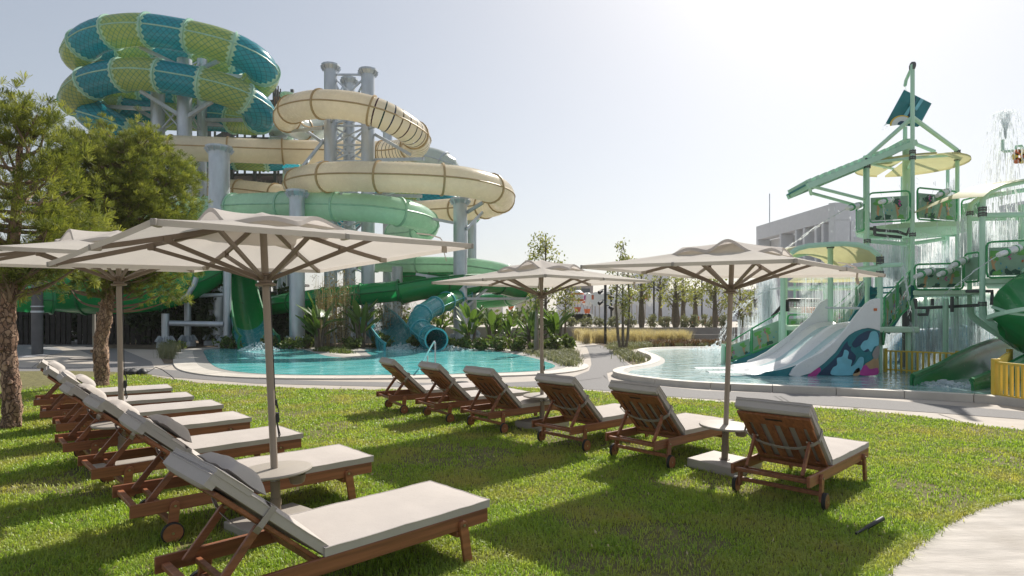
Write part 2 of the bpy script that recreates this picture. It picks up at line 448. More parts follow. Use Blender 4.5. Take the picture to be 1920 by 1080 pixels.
# left pool: the water's edge, then the rim and the coping set outside it
pool_px = [(384,656),(386,668),(394,680),(415,691),(461,698),(520,701.2),(617,702.5),(720,702),(800,701.5),(873,699.5),(961,697),(1015,693.5),(1040,687),
           (1030,680),(985,667.5),(925,657.5),(873,653.6),(800,652.8),(740,652.6),(705,653.5),(684,656.5),(690,662),(697,667),(684,670.0),(648,670.2),(612,666.8),(588,660.5),(570,655.5),(540,653.4),(480,653.0),(420,653.2)]
pool_in, _ = resample(catmull(gp(pool_px), 8, True), 260, True)
def poly_area(p): return .5*sum(p[i].x*p[(i+1) % len(p)].y - p[(i+1) % len(p)].x*p[i].y for i in range(len(p)))
if poly_area(pool_in) < 0: pool_in.reverse()
def offset(poly, d, sm=3):
    n = len(poly); nrm = []
    for i in range(n):
        t = (poly[(i+3) % n] - poly[(i-3) % n]); t.normalize(); nrm.append(Vector((t.y, -t.x, 0)))
    out = [poly[i] + nrm[i]*d for i in range(n)]
    for _ in range(sm): out = [(out[i-1] + out[i]*2 + out[(i+1) % n])/4 for i in range(n)]
    return out
def ring(name, a, b2, za, zb, m, step, gap, thing_parent, thick=.12, pn='coping_stone', drop_out=0.0):
    """stones laid round a pool between outlines a and b2"""
    n = len(a); i = 0
    while i < n:
        j = min(i+step, n); mb = MB()
        ks = list(range(i, j+1))
        A = [a[k % n] for k in ks]; B = [b2[k % n] for k in ks]
        def pull(L):
            L = [p.copy() for p in L]
            d0 = (L[1]-L[0]); d1 = (L[-2]-L[-1])
            if d0.length > gap*1.5: L[0] += d0.normalized()*gap
            if d1.length > gap*1.5: L[-1] += d1.normalized()*gap
            return L
        A, B = pull(A), pull(B); m_ = len(A)
        dz = random.uniform(-.003, .003)
        vs = [(p.x, p.y, za+dz) for p in A] + [(p.x, p.y, zb+dz) for p in B] + [(p.x, p.y, za-thick) for p in A] + [(p.x, p.y, zb-thick-drop_out) for p in B]
        fs = []
        for k in range(m_-1):
            fs += [(k, m_+k, m_+k+1, k+1), (k, k+1, 2*m_+k+1, 2*m_+k), (m_+k, 3*m_+k, 3*m_+k+1, m_+k+1)]
        fs += [(0, 2*m_, 3*m_, m_), (m_-1, 2*m_-1, 4*m_-1, 3*m_-1)]
        mb.add(vs, fs); mb.build(pn, m, thing_parent, world=True)
        i = j
pr = offset(pool_in, .42); po = offset(pool_in, 1.10, 5)
sheet('pool_water', pool_in, -.006, K['pool'])
rimb = MB(); n = len(pool_in)
rimb.add([(p.x,p.y,-.012) for p in pool_in] + [(p.x,p.y,.012) for p in pr], [(i, n+i, n+(i+1) % n, (i+1) % n) for i in range(n)])
rim = rimb.build('pool_rim', K['rim'], kind='structure')
cop = bpy.data.objects.new('pool_coping', None); C.objects.link(cop); cop['kind'] = 'structure'
ring('coping', pr, po, .014, .016, K['stone'], 4, .006, cop)

# right pool: shallow splash pool with a raised coping
sp_px = [(1320,719.5),(1245,713),(1195,706),(1178,700.5),(1190,694),(1228,688),(1246,680),(1243,671),(1225,664),(1214,659),(1235,655.5),(1290,654),(1360,653.5)]
spw = gp(sp_px, .04)
spw += [Vector(p) for p in ((14,31,0),(22,30,0),(26,24,0),(26,14,0),(22,9.6,0),(17,8.9,0))]
spw += gp([(1990,757),(1920,750),(1800,742),(1695,736.5),(1507,728)], .04)
for p in spw: p.z = 0
sp_in, spl = resample(catmull(spw, 8, True), 300, True)
if poly_area(sp_in) < 0: sp_in.reverse()
sp_out = offset(sp_in, .46, 4); sp_mid = offset(sp_in, .16)
sheet('splash_pool_water', sp_in, .05, K['shallow'])
rimb = MB(); n = len(sp_in)
rimb.add([(p.x,p.y,.045) for p in sp_in] + [(p.x,p.y,.108) for p in sp_mid], [(i, n+i, n+(i+1) % n, (i+1) % n) for i in range(n)])
rimb.build('splash_pool_rim', K['rim'], kind='structure')
cop2 = bpy.data.objects.new('splash_pool_coping', None); C.objects.link(cop2); cop2['kind'] = 'structure'
ring('coping', sp_mid, sp_out, .115, .12, K['stone'], 5, .006, cop2, thick=.17)

# lawn
lawn_px = [(-330,1500),(-330,716),(-120,704),(0,696.5),(118,695),(267,698.5),(296,708),(385,719),(480,724.5),(540,727),(620,729.5),(700,731),(800,729.5),(890,727),(955,726),(1010,728),(1097,732.5),(1160,737),(1260,746.5),(1340,753),(1392,758),(1480,762.5),(1567,766),(1640,772),(1726,781),(1832,797),(1920,807),(2100,826),(2400,850)]
lawn_r = [(2350,905),(2120,912),(1920,936),(1850,951),(1780,981),(1720,1020),(1685,1052),(1650,1085),(1600,1160),(1560,1240)]
lawn = gp(lawn_px[1:]) + gp(lawn_r) + [Vector((1.2, 1.5, 0)), Vector((0, 0.2, 0)), Vector((-9, .2, 0))]
sheet('lawn', lawn, 0.0, K['turf'], skirt=.1)
# raised concrete path at the corner of the lawn
cp = gp(lawn_r) + [Vector((1.3,1.3,0)), Vector((3,-2,0)), Vector((9,-2,0)), Vector((13,4,0))]
sheet('concrete_path', cp, .02, K['brushed'], skirt=.06)

# grey aggregate strips laid in the cream concrete
up = [(-350,690),(0,688),(250,688),(345,694),(400,702),(480,709),(620,713.5),(780,716),(920,717.5),(1010,713),(1075,705),(1104,694)]
lo = [(-350,708),(0,696),(262,698.3),(330,706.5),(480,717.5),(620,721),(780,724.5),(920,724.5),(1010,723),(1100,728),(1160,733)]
mid_r = [(1141,712),(1133,705),(1131,701)]
sheet('grey_walk', gp(up) + gp([(1109,682),(1107,668),(1101,652),(1096,647)]) + gp([(1128,645.5),(1139,650),(1160,668),(1185,686),(1160,692),(1138,698)]) + gp(mid_r) + list(reversed(gp(lo))), -.018, K['grey_pave'])
sheet('grey_walk', gp([(1145,713),(1220,721),(1320,731),(1507,737.5),(1695,751),(1920,770),(2300,800)]) + gp([(2300,812),(1920,784),(1770,773),(1632,763.5),(1476,754),(1320,745.5),(1230,740),(1165,733.5)]), -.018, K['grey_pave'])
sheet('grey_walk', gp([(88,644),(130,634.5),(168,632),(205,645),(246,661),(284,677),(289,688),(205,688),(178,667),(150,656)]), -.018, K['grey_pave'])
for a, b_ in (((1000,724),(1128,707)),((1452,741),(1474,754)),((1462,741.2),(1484,754.4))):
    A, B = G(*a), G(*b_); d = (B-A).normalized(); q = Vector((-d.y, d.x, 0))*.012
    sheet('paving_joint', [A-q, B-q, B+q, A+q], -.0135, K['joint'])
for a, b_ in (((395,718),(378,724)),((640,723.5),(634,730)),((860,725.5),(862,729)),((1345,746.5),(1362,754)),((1600,762),(1636,771)),((1760,774),(1812,791)),((60,688),(92,664)),((300,690),(330,681)),((-60,700),(-20,690)),((1085,689),(1080,666)),((1176,689),(1150,660))):
    A, B = G(*a), G(*b_); d = (B-A).normalized(); q = Vector((-d.y, d.x, 0))*.008
    sheet('paving_joint', [A-q, B-q, B+q, A+q], -.0165, K['joint'])
# planting beds
far_bed = gp([(300,655),(338,652.6),(400,651.6),(480,651.2),(560,651.3),(600,652),(680,651),(760,650.6),(870,651.2),(930,655),(990,664.5),(1040,678),(1070,690),(1078,690),(1084,680),(1078,665),(1072,655),(1062,646)]) + [Vector((3.6,43,0)), Vector((-30,43,0)), Vector((-20,30,0))]
sheet('planting_bed', far_bed, -.012, K['bed'])
sheet('planting_bed', gp([(583,657.2),(612,662.4),(640,664.5),(662,664.6),(655,660),(640,656),(620,653.5)]), .004, K['bed'])
sheet('planting_bed', gp([(1152,655),(1160,664),(1180,680),(1196,686),(1214,679),(1207,672),(1180,663),(1178,659)]) + gp([(1178,658),(1188,654.2),(1230,651.8),(1300,650.4),(1420,650)]) + [Vector((15,33,0)), Vector((16,38.5,0)), Vector((4.6,38.5,0))], -.012, K['bed'])
sheet('planting_bed', gp([(298,653),(338,655),(337,675),(334,680),(308,681),(300,668)]), -.012, K['bed'])
sheet('planting_bed', gp([(-400,652),(-100,648),(0,640),(60,637),(100,634),(130,630),(180,622),(290,640),(297,653)]) + [Vector((-22,44,0)), Vector((-45,44,0))], -.012, K['bed'])
sheet('gravel', gp([(-200,690),(-60,676),(0,672),(60,669),(100,664),(122,660),(108,652),(60,646),(0,647),(-200,655)]), -.008, K['gravel'])

# terrace behind the pools, held by two low walls
def wall_thing(name, label, pts, z0, z1, th, m, cat='wall'):
    o = MB()
    for a, b_ in zip(pts[:-1], pts[1:]): o.bar(Vector((a[0],a[1],(z0+z1)/2)), Vector((b_[0],b_[1],(z0+z1)/2)), th, z1-z0)
    return tag(o.build(name, m), label, cat)
sheet('terrace', [Vector(p) for p in ((-60,44,0),(-5,44.0,0),(3.8,40.3,0),(9.4,39.2,0),(16.6,39.2,0),(60,39.2,0),(90,300,0),(-90,300,0))], .70, K['cream_pave'], skirt=1.2)
wall_thing('retaining_wall', 'long low concrete retaining wall behind the straw grasses', [(3.0,40.4),(9.2,39.05),(30,39.0)], -.3, .78, .22, K['wall_grey'])
wall_thing('retaining_wall', 'lower board marked concrete wall at the far edge of the splash pool', [(7.6,35.2),(14.5,34.8),(24,34.8)], -.3, .48, .22, K['wall_grey'])
# ------------------------------------------------------------------ water slides on their steel columns
def frames(pts):
    k = len(pts); T = []
    for i in range(k):
        t = pts[min(i+1,k-1)] - pts[max(i-1,0)]; T.append(t.normalized())
    out = []
    for t in T:
        s = t.cross(Vector((0,0,1)))
        s = s.normalized() if s.length > .05 else Vector((1,0,0))
        out.append((t, s, s.cross(t).normalized()))
    return out
def slide(name, label, ctrl, r, seclen, mats, seam, arc=None, flange=.07, group=None, cat='water slide', rings=6, n=20, special=None, per=14, edge=None, nseam=2, taper=None):
    """a flume along ctrl (world points): sections, a bolted flange at every joint, seams along both sides"""
    path = catmull(ctrl, per); L = resample(path, 2)[1]
    ns = max(1, round(L/seclen)); pts, _ = resample(path, ns*rings+1)
    fr = frames(pts); t = thing(name, label, cat, tuple(Vector((pts[-1].x, pts[-1].y, 0))), group=group)
    full = arc is None; a0, a1 = (0, 2*PI) if full else arc
    def rad(i): return r if not taper else r*(taper[0] + (taper[1]-taper[0])*i/(ns*rings))
    def rim_pt(i, an, rr):
        _, s_, u_ = fr[i]; return pts[i] + (s_*math.cos(an) + u_*math.sin(an))*rr
    for k in range(ns):
        mb = MB(); vs = []; uv = []
        for i in range(rings+1):
            ii = k*rings+i
            for j in range(n+1):
                an = a0 + (a1-a0)*j/n
                vs.append(rim_pt(ii, an, rad(ii))); uv.append((i/rings+1e-4, j/n+1e-4))
        mb.add(vs, [(i*(n+1)+j, i*(n+1)+j+1, (i+1)*(n+1)+j+1, (i+1)*(n+1)+j) for i in range(rings) for j in range(n)], uv=uv)
        if not full:       # inner skin
            vs2 = []
            for i in range(rings+1):
                ii = k*rings+i
                for j in range(n+1): vs2.append(rim_pt(ii, a0+(a1-a0)*j/n, rad(ii)-.035))
            mb.add(vs2, [(i*(n+1)+j, (i+1)*(n+1)+j, (i+1)*(n+1)+j+1, i*(n+1)+j+1) for i in range(rings) for j in range(n)])
        m = special.get(k, mats[k % len(mats)]) if special else mats[k % len(mats)]
        sec = mb.build('tube_section' if full else 'trough_section', m, t, world=True, smooth=True, ang=70)
        angs = ((0, PI) if full else (a0, a1))[:nseam]
        for an in angs:
            sb = MB(); rr = .045 if full else .06
            sb.tube([rim_pt(k*rings+i, an, rad(k*rings+i)) for i in range(rings+1)], rr if r > .5 else rr*.7, 5)
            sb.build('seam' if full else 'lip', seam if edge is None else edge, sec, world=True, smooth=True)
        for e in ([k*rings] if k < ns-1 else [k*rings, ns*rings]):
            fb = MB(); tt = fr[e][0]; vs = []
            nn = n
            for dl, rr in ((-.045, rad(e)-.02), (-.045, rad(e)+flange), (.045, rad(e)+flange), (.045, rad(e)-.02)):
                for j in range(nn+1): vs.append(rim_pt(e, a0+(a1-a0)*j/nn, rr) + tt*dl)
            fb.add(vs, [(q*(nn+1)+j, q*(nn+1)+j+1, ((q+1) % 4)*(nn+1)+j+1, ((q+1) % 4)*(nn+1)+j) for q in range(4) for j in range(nn)])
            fb.build('flange', seam, t, world=True, smooth=True, ang=30)
    return t, pts

def PP(*a): return [P(*q) for q in a]
# --- scaly ring slide: two stacked loops
ring_ct = PP(*[(322 + (q[0]-318)*.955, q[1], q[2]) for q in ((500,170,44),(470,146,43),(430,122,42.2),(330,101,41.6),(260,97,41.5),(200,99,41.2),(150,108,40.3),(134,106,39.2),(143,87,38.2),(178,66,37.5),(252,56,37),(337,66,37),(417,84,37.3),(474,109,38.2),(499,137,39.4),(482,160,40.7),
    (420,184,41.5),(330,180,41.6),(260,180,41.5),(200,182,41.2),(148,192,40.3),(131,190,39.2),(139,171,38.2),(174,150,37.5),(250,139,37),(335,149,37),(412,165,37.3),(467,188,38.2),(493,213,39.4),(476,226,40.7),(415,220,41.5),(330,218,41.6),(255,214,41.2),(195,206,40.6),(165,206,39.6),(172,222,38.8),(230,250,39.5),(300,290,41))])
ringsl, _ = slide('ring_slide', 'giant scaly teal and lime tube slide coiled in two stacked rings', ring_ct, .95, 2.5, [K['scale_teal'], K['scale_lime']], K['scale_seam'], flange=.09, rings=5, n=26, per=6)
# its run-out behind the cream loops
slide('scaly_raft_slide', 'teal and lime scaly tube passing low behind the cream slide on the right', PP((640,420,50),(700,385,48),(760,378,46),(820,384,45),(850,388,46),(880,400,50)), .95, 2.4, [K['scale_teal'], K['scale_lime']], K['scale_seam'], rings=4, per=8)
slide('scaly_raft_slide', 'teal and lime scaly tube glimpsed under the long straight cream tube', PP((290,292,45),(380,297,44),(440,302,44),(500,305,44),(560,300,45)), .62, 2.4, [K['scale_teal'], K['scale_lime']], K['scale_seam'], rings=4, per=8)
# --- cream slide, upper coil then long straight then turn
up_ct = PP((640,235,42),(600,240,41),(562,240,39.5),(540,228,37.5),(543,208,34.5),(580,197,32.5),(630,196,31.8),(680,203,31.3),(725,219,31.5),(765,243,32.5),(783,262,34.2),(770,279,36.5),(730,287,38),(680,286,38.5),(600,286,38.2),(500,284,37.4),(400,280,36.6),(300,278,36),(225,284,37),(190,300,40.5),(235,330,44),(340,350,44.5),(450,357,43.5),(545,368,42),(600,372,40),(575,361,37),(556,347,34),(580,336,31.5),(640,331,30.3),(720,332,29.6),(800,335,29.6),(870,341,30.2),(920,353,31.6),(940,367,33.5),(930,381,36),(890,390,38.5),(840,394,40),(780,398,41))
cs, cpts = slide('cream_slide', 'cream tube slide with thin dark hoops coiling around the bare steel columns', up_ct, .735, 3.05, [K['cream']], K['cream_seam'], special={0: K['clear_tube'], 1: K['clear_tube'], 5: K['hoops'], 6: K['hoops'], 7: K['hoops']}, rings=6)
# milky tubes behind
slide('milky_tube_slide', 'milky white tube slide curving behind the right end of the hooped coil', PP((700,300,46),(770,292,45),(820,300,44),(845,318,44),(830,335,46)), .75, 3, [K['clear_tube']], K['galv'])
slide('milky_tube_slide', 'short milky white elbow beside the stair tower', PP((500,222,47),(520,235,45),(522,252,44),(520,268,44)), .62, 1.6, [K['clear_tube']], K['galv'])
# --- pale green slide running behind the front parasol
slide('pale_green_slide', 'pale green tube slide passing just above the front parasol', PP((215,420,40),(290,405,37),(370,394,34.5),(450,388,33),(540,386,32),(620,387,31.2),(690,390,31),(745,397,31.4),(785,408,33),(800,424,35.5),(785,436,38),(740,440,40)), .71, 3.1, [K['pale_green']], K['pale_seam'])
slide('pale_green_slide', 'pale green tube low between the columns turning into green on the right', PP((560,492,44),(640,494,43),(700,495,42),(770,496,41),(850,497,40),(905,502,39),(950,512,38.5),(980,530,39),(982,548,41),(955,560,44),(900,566,46)), .52, 3.2, [K['pale_green']], K['pale_seam'], special={5: K['vivid'], 6: K['vivid'], 7: K['vivid'], 8: K['vivid'], 9: K['vivid'], 10: K['vivid']})
slide('open_green_flume', 'wide open pale green flume curving above the lower green tube', PP((770,486,46),(830,484,45),(890,486,44),(940,492,43.5),(985,502,44)), .95, 2.6, [K['pale_green']], K['pale_seam'], arc=(R(-160), R(-20)))
# --- vivid green flume through the plants
slide('green_tube_slide', 'vivid green tube flume running low behind the banana plants', PP((470,590,38),(510,574,35),(560,566,33.5),(620,558,33),(690,551,33),(748,545,33)), .56, 2.2, [K['vivid']], K['vivid_seam'])
slide('open_green_flume', 'vivid green wavy open flume rising beside the big column', PP((752,545,33),(790,537,33),(830,530,33.5),(880,526,35),(930,528,37),(975,540,39)), .72, 2.2, [K['vivid']], K['vivid_seam'], arc=(R(-205), R(25)))
slide('green_tube_slide', 'bright green tube rising under the pale green tube on the right', PP((760,520,42),(820,516,41),(880,520,40),(930,530,40)), .62, 2.4, [K['vivid']], K['vivid_seam'])
# --- teal run-outs into the pool
slide('teal_tube_slide', 'teal tube slide with its dark open mouth over the pool', PP((870,552,35),(835,566,32.5),(805,580,31),(788,594,30.2),(783,608,29.9),(793,622,29.3),(808,632,28.3),(818,637,27.3)), .49, 1.35, [K['teal']], K['teal_edge'], special={0: K['vivid'], 1: K['vivid'], 2: K['vivid']}, flange=.05)
slide('teal_open_slide', 'open teal trough slide ending in white splash at the pool', PP((690,580,34.5),(708,594,33),(724,612,31.3),(738,630,30),(750,643,29),(760,650,28.2)), 1.05, 1.6, [K['teal']], K['teal_edge'], arc=(R(-190), R(10)), taper=(.95,.9))
slide('steep_green_chute', 'steep vivid green chute dropping to a teal lip at the pool', PP((452,470,35.5),(454,510,34.2),(457,548,33),(463,585,31.6),(470,612,30.4),(478,632,29.4),(486,642,28.8)), .72, 1.5, [K['vivid']], K['vivid_seam'], arc=(R(-200), R(20)), special={4: K['teal'], 5: K['teal']}, taper=(.8, 1.25))
# --- shaded green flumes at the far left
slide('green_raft_flume', 'wide green raft flume in the shade behind the two pines', PP((-140,520,30),(0,532,29.5),(120,548,29),(220,552,29.3),(300,545,30.2),(360,525,31.5),(400,500,33),(430,478,35)), .95, 2.8, [K['vivid']], K['vivid_seam'])
slide('green_raft_flume', 'lower dark green flume at the left edge behind the first pine', PP((-120,540,26.5),(-20,556,26),(60,562,26),(96,563,26.4)), .55, 2.5, [K['vivid']], K['vivid_seam'])
slide('mint_tube_slide', 'small mint tube end poking out beside the round pine crown', PP((300,420,34),(325,412,33),(352,408,32.6)), .33, 1.2, [K['mint_light']], K['pale_seam'])

# --- columns
def column(label, px, ytop, D, wpx, cap=True, group='galvanised slide columns', tint=None, lean=0, base=True):
    x = (px-960)/F*D; zt = HC-(ytop-HY)/F*D; r = wpx/2*D/F
    t = thing('steel_column', label, 'column', (x, D, 0), group=group)
    b = MB(); b.lathe([(r,-.3),(r,zt-.28 if cap else zt)], 20); b.build('shaft', tint or K['galv'], t, smooth=True)
    if base:
        b = MB(); b.lathe([(r+.22,-.3),(r+.22,.22),(r+.003,.25)], 16)
        for k in range(10):
            a = 2*PI*k/10; b.bar((math.cos(a)*(r+.01), math.sin(a)*(r+.01), .5), (math.cos(a)*(r+.17), math.sin(a)*(r+.17), .24), .03, .3)
        b.build('base_flange', tint or K['galv'], t)
    if cap:
        b = MB(); b.lathe([(r+.004,zt-.5),(r+.02,zt-.3),(r+.16,zt-.10),(r+.16,zt)], 12)
        for k in range(12):
            a = 2*PI*k/12; b.bar((math.cos(a)*r, math.sin(a)*r, zt-.32), (math.cos(a)*(r+.14), math.sin(a)*(r+.14), zt-.1), .03, .2)
        b.build('top_flange', tint or K['galv'], t)
    return t
column('thick capped steel column just above the front parasol canopy', 411, 275, 33, 37)
column('short capped steel column standing at the pool edge behind the front parasol', 557, 357, 30.6, 28)
column('tallest capped steel column left of the lattice, above the hooped coil', 620, 122, 35.4, 24)
column('tall capped steel column right of the lattice, above the hooped coil', 690, 131, 35.0, 25)
column('rearmost capped steel column seen between the two tallest columns', 655, 148, 36.6, 22)
column('stout capped steel column under the right end of the cream loop', 863, 372, 34, 26)
column('slimmer steel column just behind the right end of the cream loop', 885, 362, 40, 17)
column('left steel column rising into the scaly rings', 296, 112, 39.2, 24, cap=False)
column('middle steel column rising into the scaly rings', 346, 112, 38.4, 26, cap=False)
column('right steel column rising into the scaly rings', 379, 112, 40.6, 18, cap=False)
column('pale green steel column next to the stair tower top', 540, 176, 45, 19, tint=K['mint_light'])
column('pale steel column behind the hooped coil on the right', 727, 238, 43, 18)
column('capped steel column behind the elbow of the big cream loop', 549, 318, 38.5, 22)
column('slim steel column at the left end of the pool with a cross pipe', 426, 496, 30.8, 14, cap=False)
column('short steel stub post left of the cross pipe', 310, 588, 30.2, 13, cap=False)
column('steel stub post just behind the cross pipe', 352, 556, 31.6, 12, cap=False)
column('steel column half hidden in the shade behind the pool chute', 528, 500, 38, 16, cap=False)
column('steel column behind the low pale green tube right of the lattice', 745, 500, 40, 20, cap=False)
def pipe(name, label, cat, pts, r, m, n=10):
    b = MB(); b.tube(pts, r, n); return tag(b.build(name, m, smooth=True), label, cat)
pipe('cross_pipe', 'horizontal galvanised pipe between two posts at the left of the pool', 'pipe', [P(318,606,30.2), P(419,608,30.7)], .14, K['galv'])
pipe('cross_pipe', 'dark upper pipe between shaded columns left of the pool', 'pipe', [P(345,555,31.6), P(420,553,31.4)], .10, K['galv'])
pipe('curved_pipe', 'bent grey pipe hanging under the green raft flume', 'pipe', [P(300,563,30.4),P(330,565,30.3),P(352,553,30.3),P(364,533,30.3),P(368,520,30.3)], .13, K['galv'])
# lattice between the three tallest columns
lt = thing('lattice_bracing', 'zigzag steel lattice tying the three tallest columns together', 'steel bracing', (P(655,200,35.7).x, 35.7, 0))
ys = [140,206,236,272,302,338,372,408,444,480,516]
cols3 = [(620,35.4),(690,35.0),(655,36.6)]
for a in range(3):
    (xa, Da), (xb, Db) = cols3[a], cols3[(a+1) % 3]
    for y0, y1 in zip(ys[:-1], ys[1:]):
        if a == 0 and y0 in (140,) : pass
        b = MB(); b.bar(P(xa, y0, Da), P(xb, y0, Db), .10, .10); b.build('strut', K['galv'], lt, world=True)
        b = MB(); b.bar(P(xa, y0, Da), P(xb, y1, Db), .09, .09); b.build('diagonal', K['galv'], lt, world=True)
        if a != 1:
            b = MB(); b.bar(P(xa, y1, Da), P(xb, y0, Db), .09, .09); b.build('diagonal', K['galv'], lt, world=True)
lt2 = thing('lattice_bracing', 'steel cross bracing between the columns under the scaly rings', 'steel bracing', (P(340,240,39).x, 39.4, 0))
c3 = [(296,39.2),(346,38.4),(379,40.6)]
for a in range(3):
    (xa, Da), (xb, Db) = c3[a], c3[(a+1) % 3]
    for y0, y1 in ((112,150),(192,250),(250,310),(310,370)):
        for q in ((y0,y1),(y1,y0)):
            b = MB(); b.bar(P(xa, q[0], Da), P(xb, q[1], Db), .09, .09); b.build('diagonal', K['galv'], lt2, world=True)
# arms that carry the tubes
arm = thing('support_arms', 'long grey bracket arms fanning out under the scaly rings', 'steel brackets', (P(345,220,39).x, 39, 0))
for p, q in (((346,222,38.4),(262,170,37)),((296,205,39.2),(160,198,39)),((346,222,38.4),(398,190,37.2)),((379,225,40.6),(480,225,39.4)),((296,240,39.2),(196,218,40)),((379,232,40.6),(455,236,41)),((296,226,39.2),(230,190,41)),
             ((345,128,38.4),(262,88,37.2)),((379,128,40.6),(410,114,37.6)),((296,132,39.2),(165,112,39.6)),((379,136,40.6),(470,146,40))):
    b = MB(); b.bar(P(*p), P(*q), .16, .22); b.build('bracket_arm', K['galv'], arm, world=True)
arm2 = thing('support_arms', 'grey bracket arms holding the cream coil off its columns', 'steel brackets', (P(655,300,35.5).x, 35.5, 0))
for p, q in (((606,240,35.4),(546,246,37)),((606,268,35.4),(575,246,37)),((608,262,35.4),(568,312,36)),((606,304,35.4),(566,318,36.5)),((703,252,35),(770,290,34)),((703,300,35),(795,298,33)),((620,228,35.4),(634,212,32.3)),((690,240,35),(712,234,31.8)),
             ((876,398,34),(905,380,33)),((690,372,35),(745,357,30)),((620,380,35.4),(640,362,30.6)),((700,365,35),(790,368,31))):
    b = MB(); b.bar(P(*p), P(*q), .12, .17); b.build('bracket_arm', K['galv'], arm2, world=True)
arm3 = thing('support_arms', 'grey bracket arms on the stout column behind the second parasol', 'steel brackets', (P(863,540,34).x, 34, 0))
for p, q in (((851,525,33.7),(780,514,34)),((851,568,33.7),(798,516,34)),((874,538,33.7),(925,530,36)),((874,575,33.7),(922,533,36)),((851,560,33.7),(760,560,34)),((874,560,33.7),(985,560,38)),((851,418,33.7),(800,408,33)),((874,430,33.7),(905,398,35))):
    b = MB(); b.bar(P(*p), P(*q), .10, .14); b.build('bracket_arm', K['galv'], arm3, world=True)

# --- stair tower behind the slides
D0, D1 = 47.0, 51.0
tw = thing('stair_tower', 'dark slatted stair tower behind the scaly rings', 'stair tower', (P(470,300,49).x, 49, 0))
def part(nm, m, f, par=None):
    b = MB(); f(b); return b.build(nm, m, par or tw, world=True)
for px in (392, 436, 478, 516, 548):
    for D in (D0, D1):
        part('post', K['galv_dark'], lambda b: b.bar(P(px, 192 if px < 500 else 168, D), Vector((P(px,0,D).x, D, -.3)), .22, .22))
for y in (192, 262, 330, 398, 466, 534):
    part('floor', K['tower'], lambda b: b.prism([(P(392,y,D0).x, D0), (P(548,y,D0).x, D0), (P(548,y,D0).x, D1), (P(392,y,D0).x, D1)], (0,0,P(470,y,D0).z), (1,0,0), (0,1,0), (0,0,1), .2))
k = 0
for y0 in (200, 268, 336, 404, 472):
    for i in range(22):
        px = 396 + i*7
        if (i*7+k) % 5 == 0: continue
        D = D0 - .15
        h = 44 + (i*13+k*7) % 24
        part('slat', K['tower'], lambda b: b.bar(P(px, y0+2, D), P(px, y0+h, D), .16, .05))
    part('handrail', K['galv_dark'], lambda b: b.bar(P(392, y0+32, D0-.1), P(548, y0+36, D0-.1), .06, .06))
    part('stair_flight', K['galv_dark'], lambda b: b.bar(P(405, y0+64, 49), P(535, y0-4, 49), 1.1, .25))
    k += 3
for i in range(9):
    part('slat', K['tower'], lambda b: b.bar(P(513+i*4.3, 150+i*5.5, 46.6), P(513+i*4.3, 196+i*2, 46.6), .09, .05))
part('roof_panel', K['tower'], lambda b: b.prism([(P(510,0,46.8).x, P(0,158,46.8).z), (P(548,0,46.8).x, P(0,196,46.8).z), (P(548,0,46.8).x, P(0,212,46.8).z), (P(510,0,46.8).x, P(0,212,46.8).z)], (0,46.9,0), (1,0,0), (0,0,1), (0,1,0), .15))
part('brown_panel', K['wood'], lambda b: b.prism([(P(515,0,46.7).x, P(0,182,46.7).z), (P(533,0,46.7).x, P(0,182,46.7).z), (P(533,0,46.7).x, P(0,204,46.7).z), (P(515,0,46.7).x, P(0,204,46.7).z)], (0,46.6,0), (1,0,0), (0,0,1), (0,1,0), .1))
# lean frame posts behind the chute
tw2 = thing('steel_frame', 'dark steel frame of crossed posts behind the steep chute', 'steel frame', (P(490,560,42).x, 42, 0))
for px in (464, 477, 490, 503, 516):
    part('post', K['galv_dark'], lambda b: b.bar(P(px, 500, 42), Vector((P(px,0,42).x, 42, -.3)), .2, .2), tw2)
for a, c in (((464,520),(516,560)),((464,560),(516,520)),((464,548),(516,548)),((464,575),(516,610))):
    part('brace', K['galv_dark'], lambda b: b.bar(P(*a, 42), P(*c, 42), .12, .12), tw2)
# small lamp-like arm at the far left
pipe('crane_arm', 'thin grey steel arm sloping behind the top of the first pine', 'steel arm', [P(-20,205,36), P(55,245,37)], .12, K['galv'])
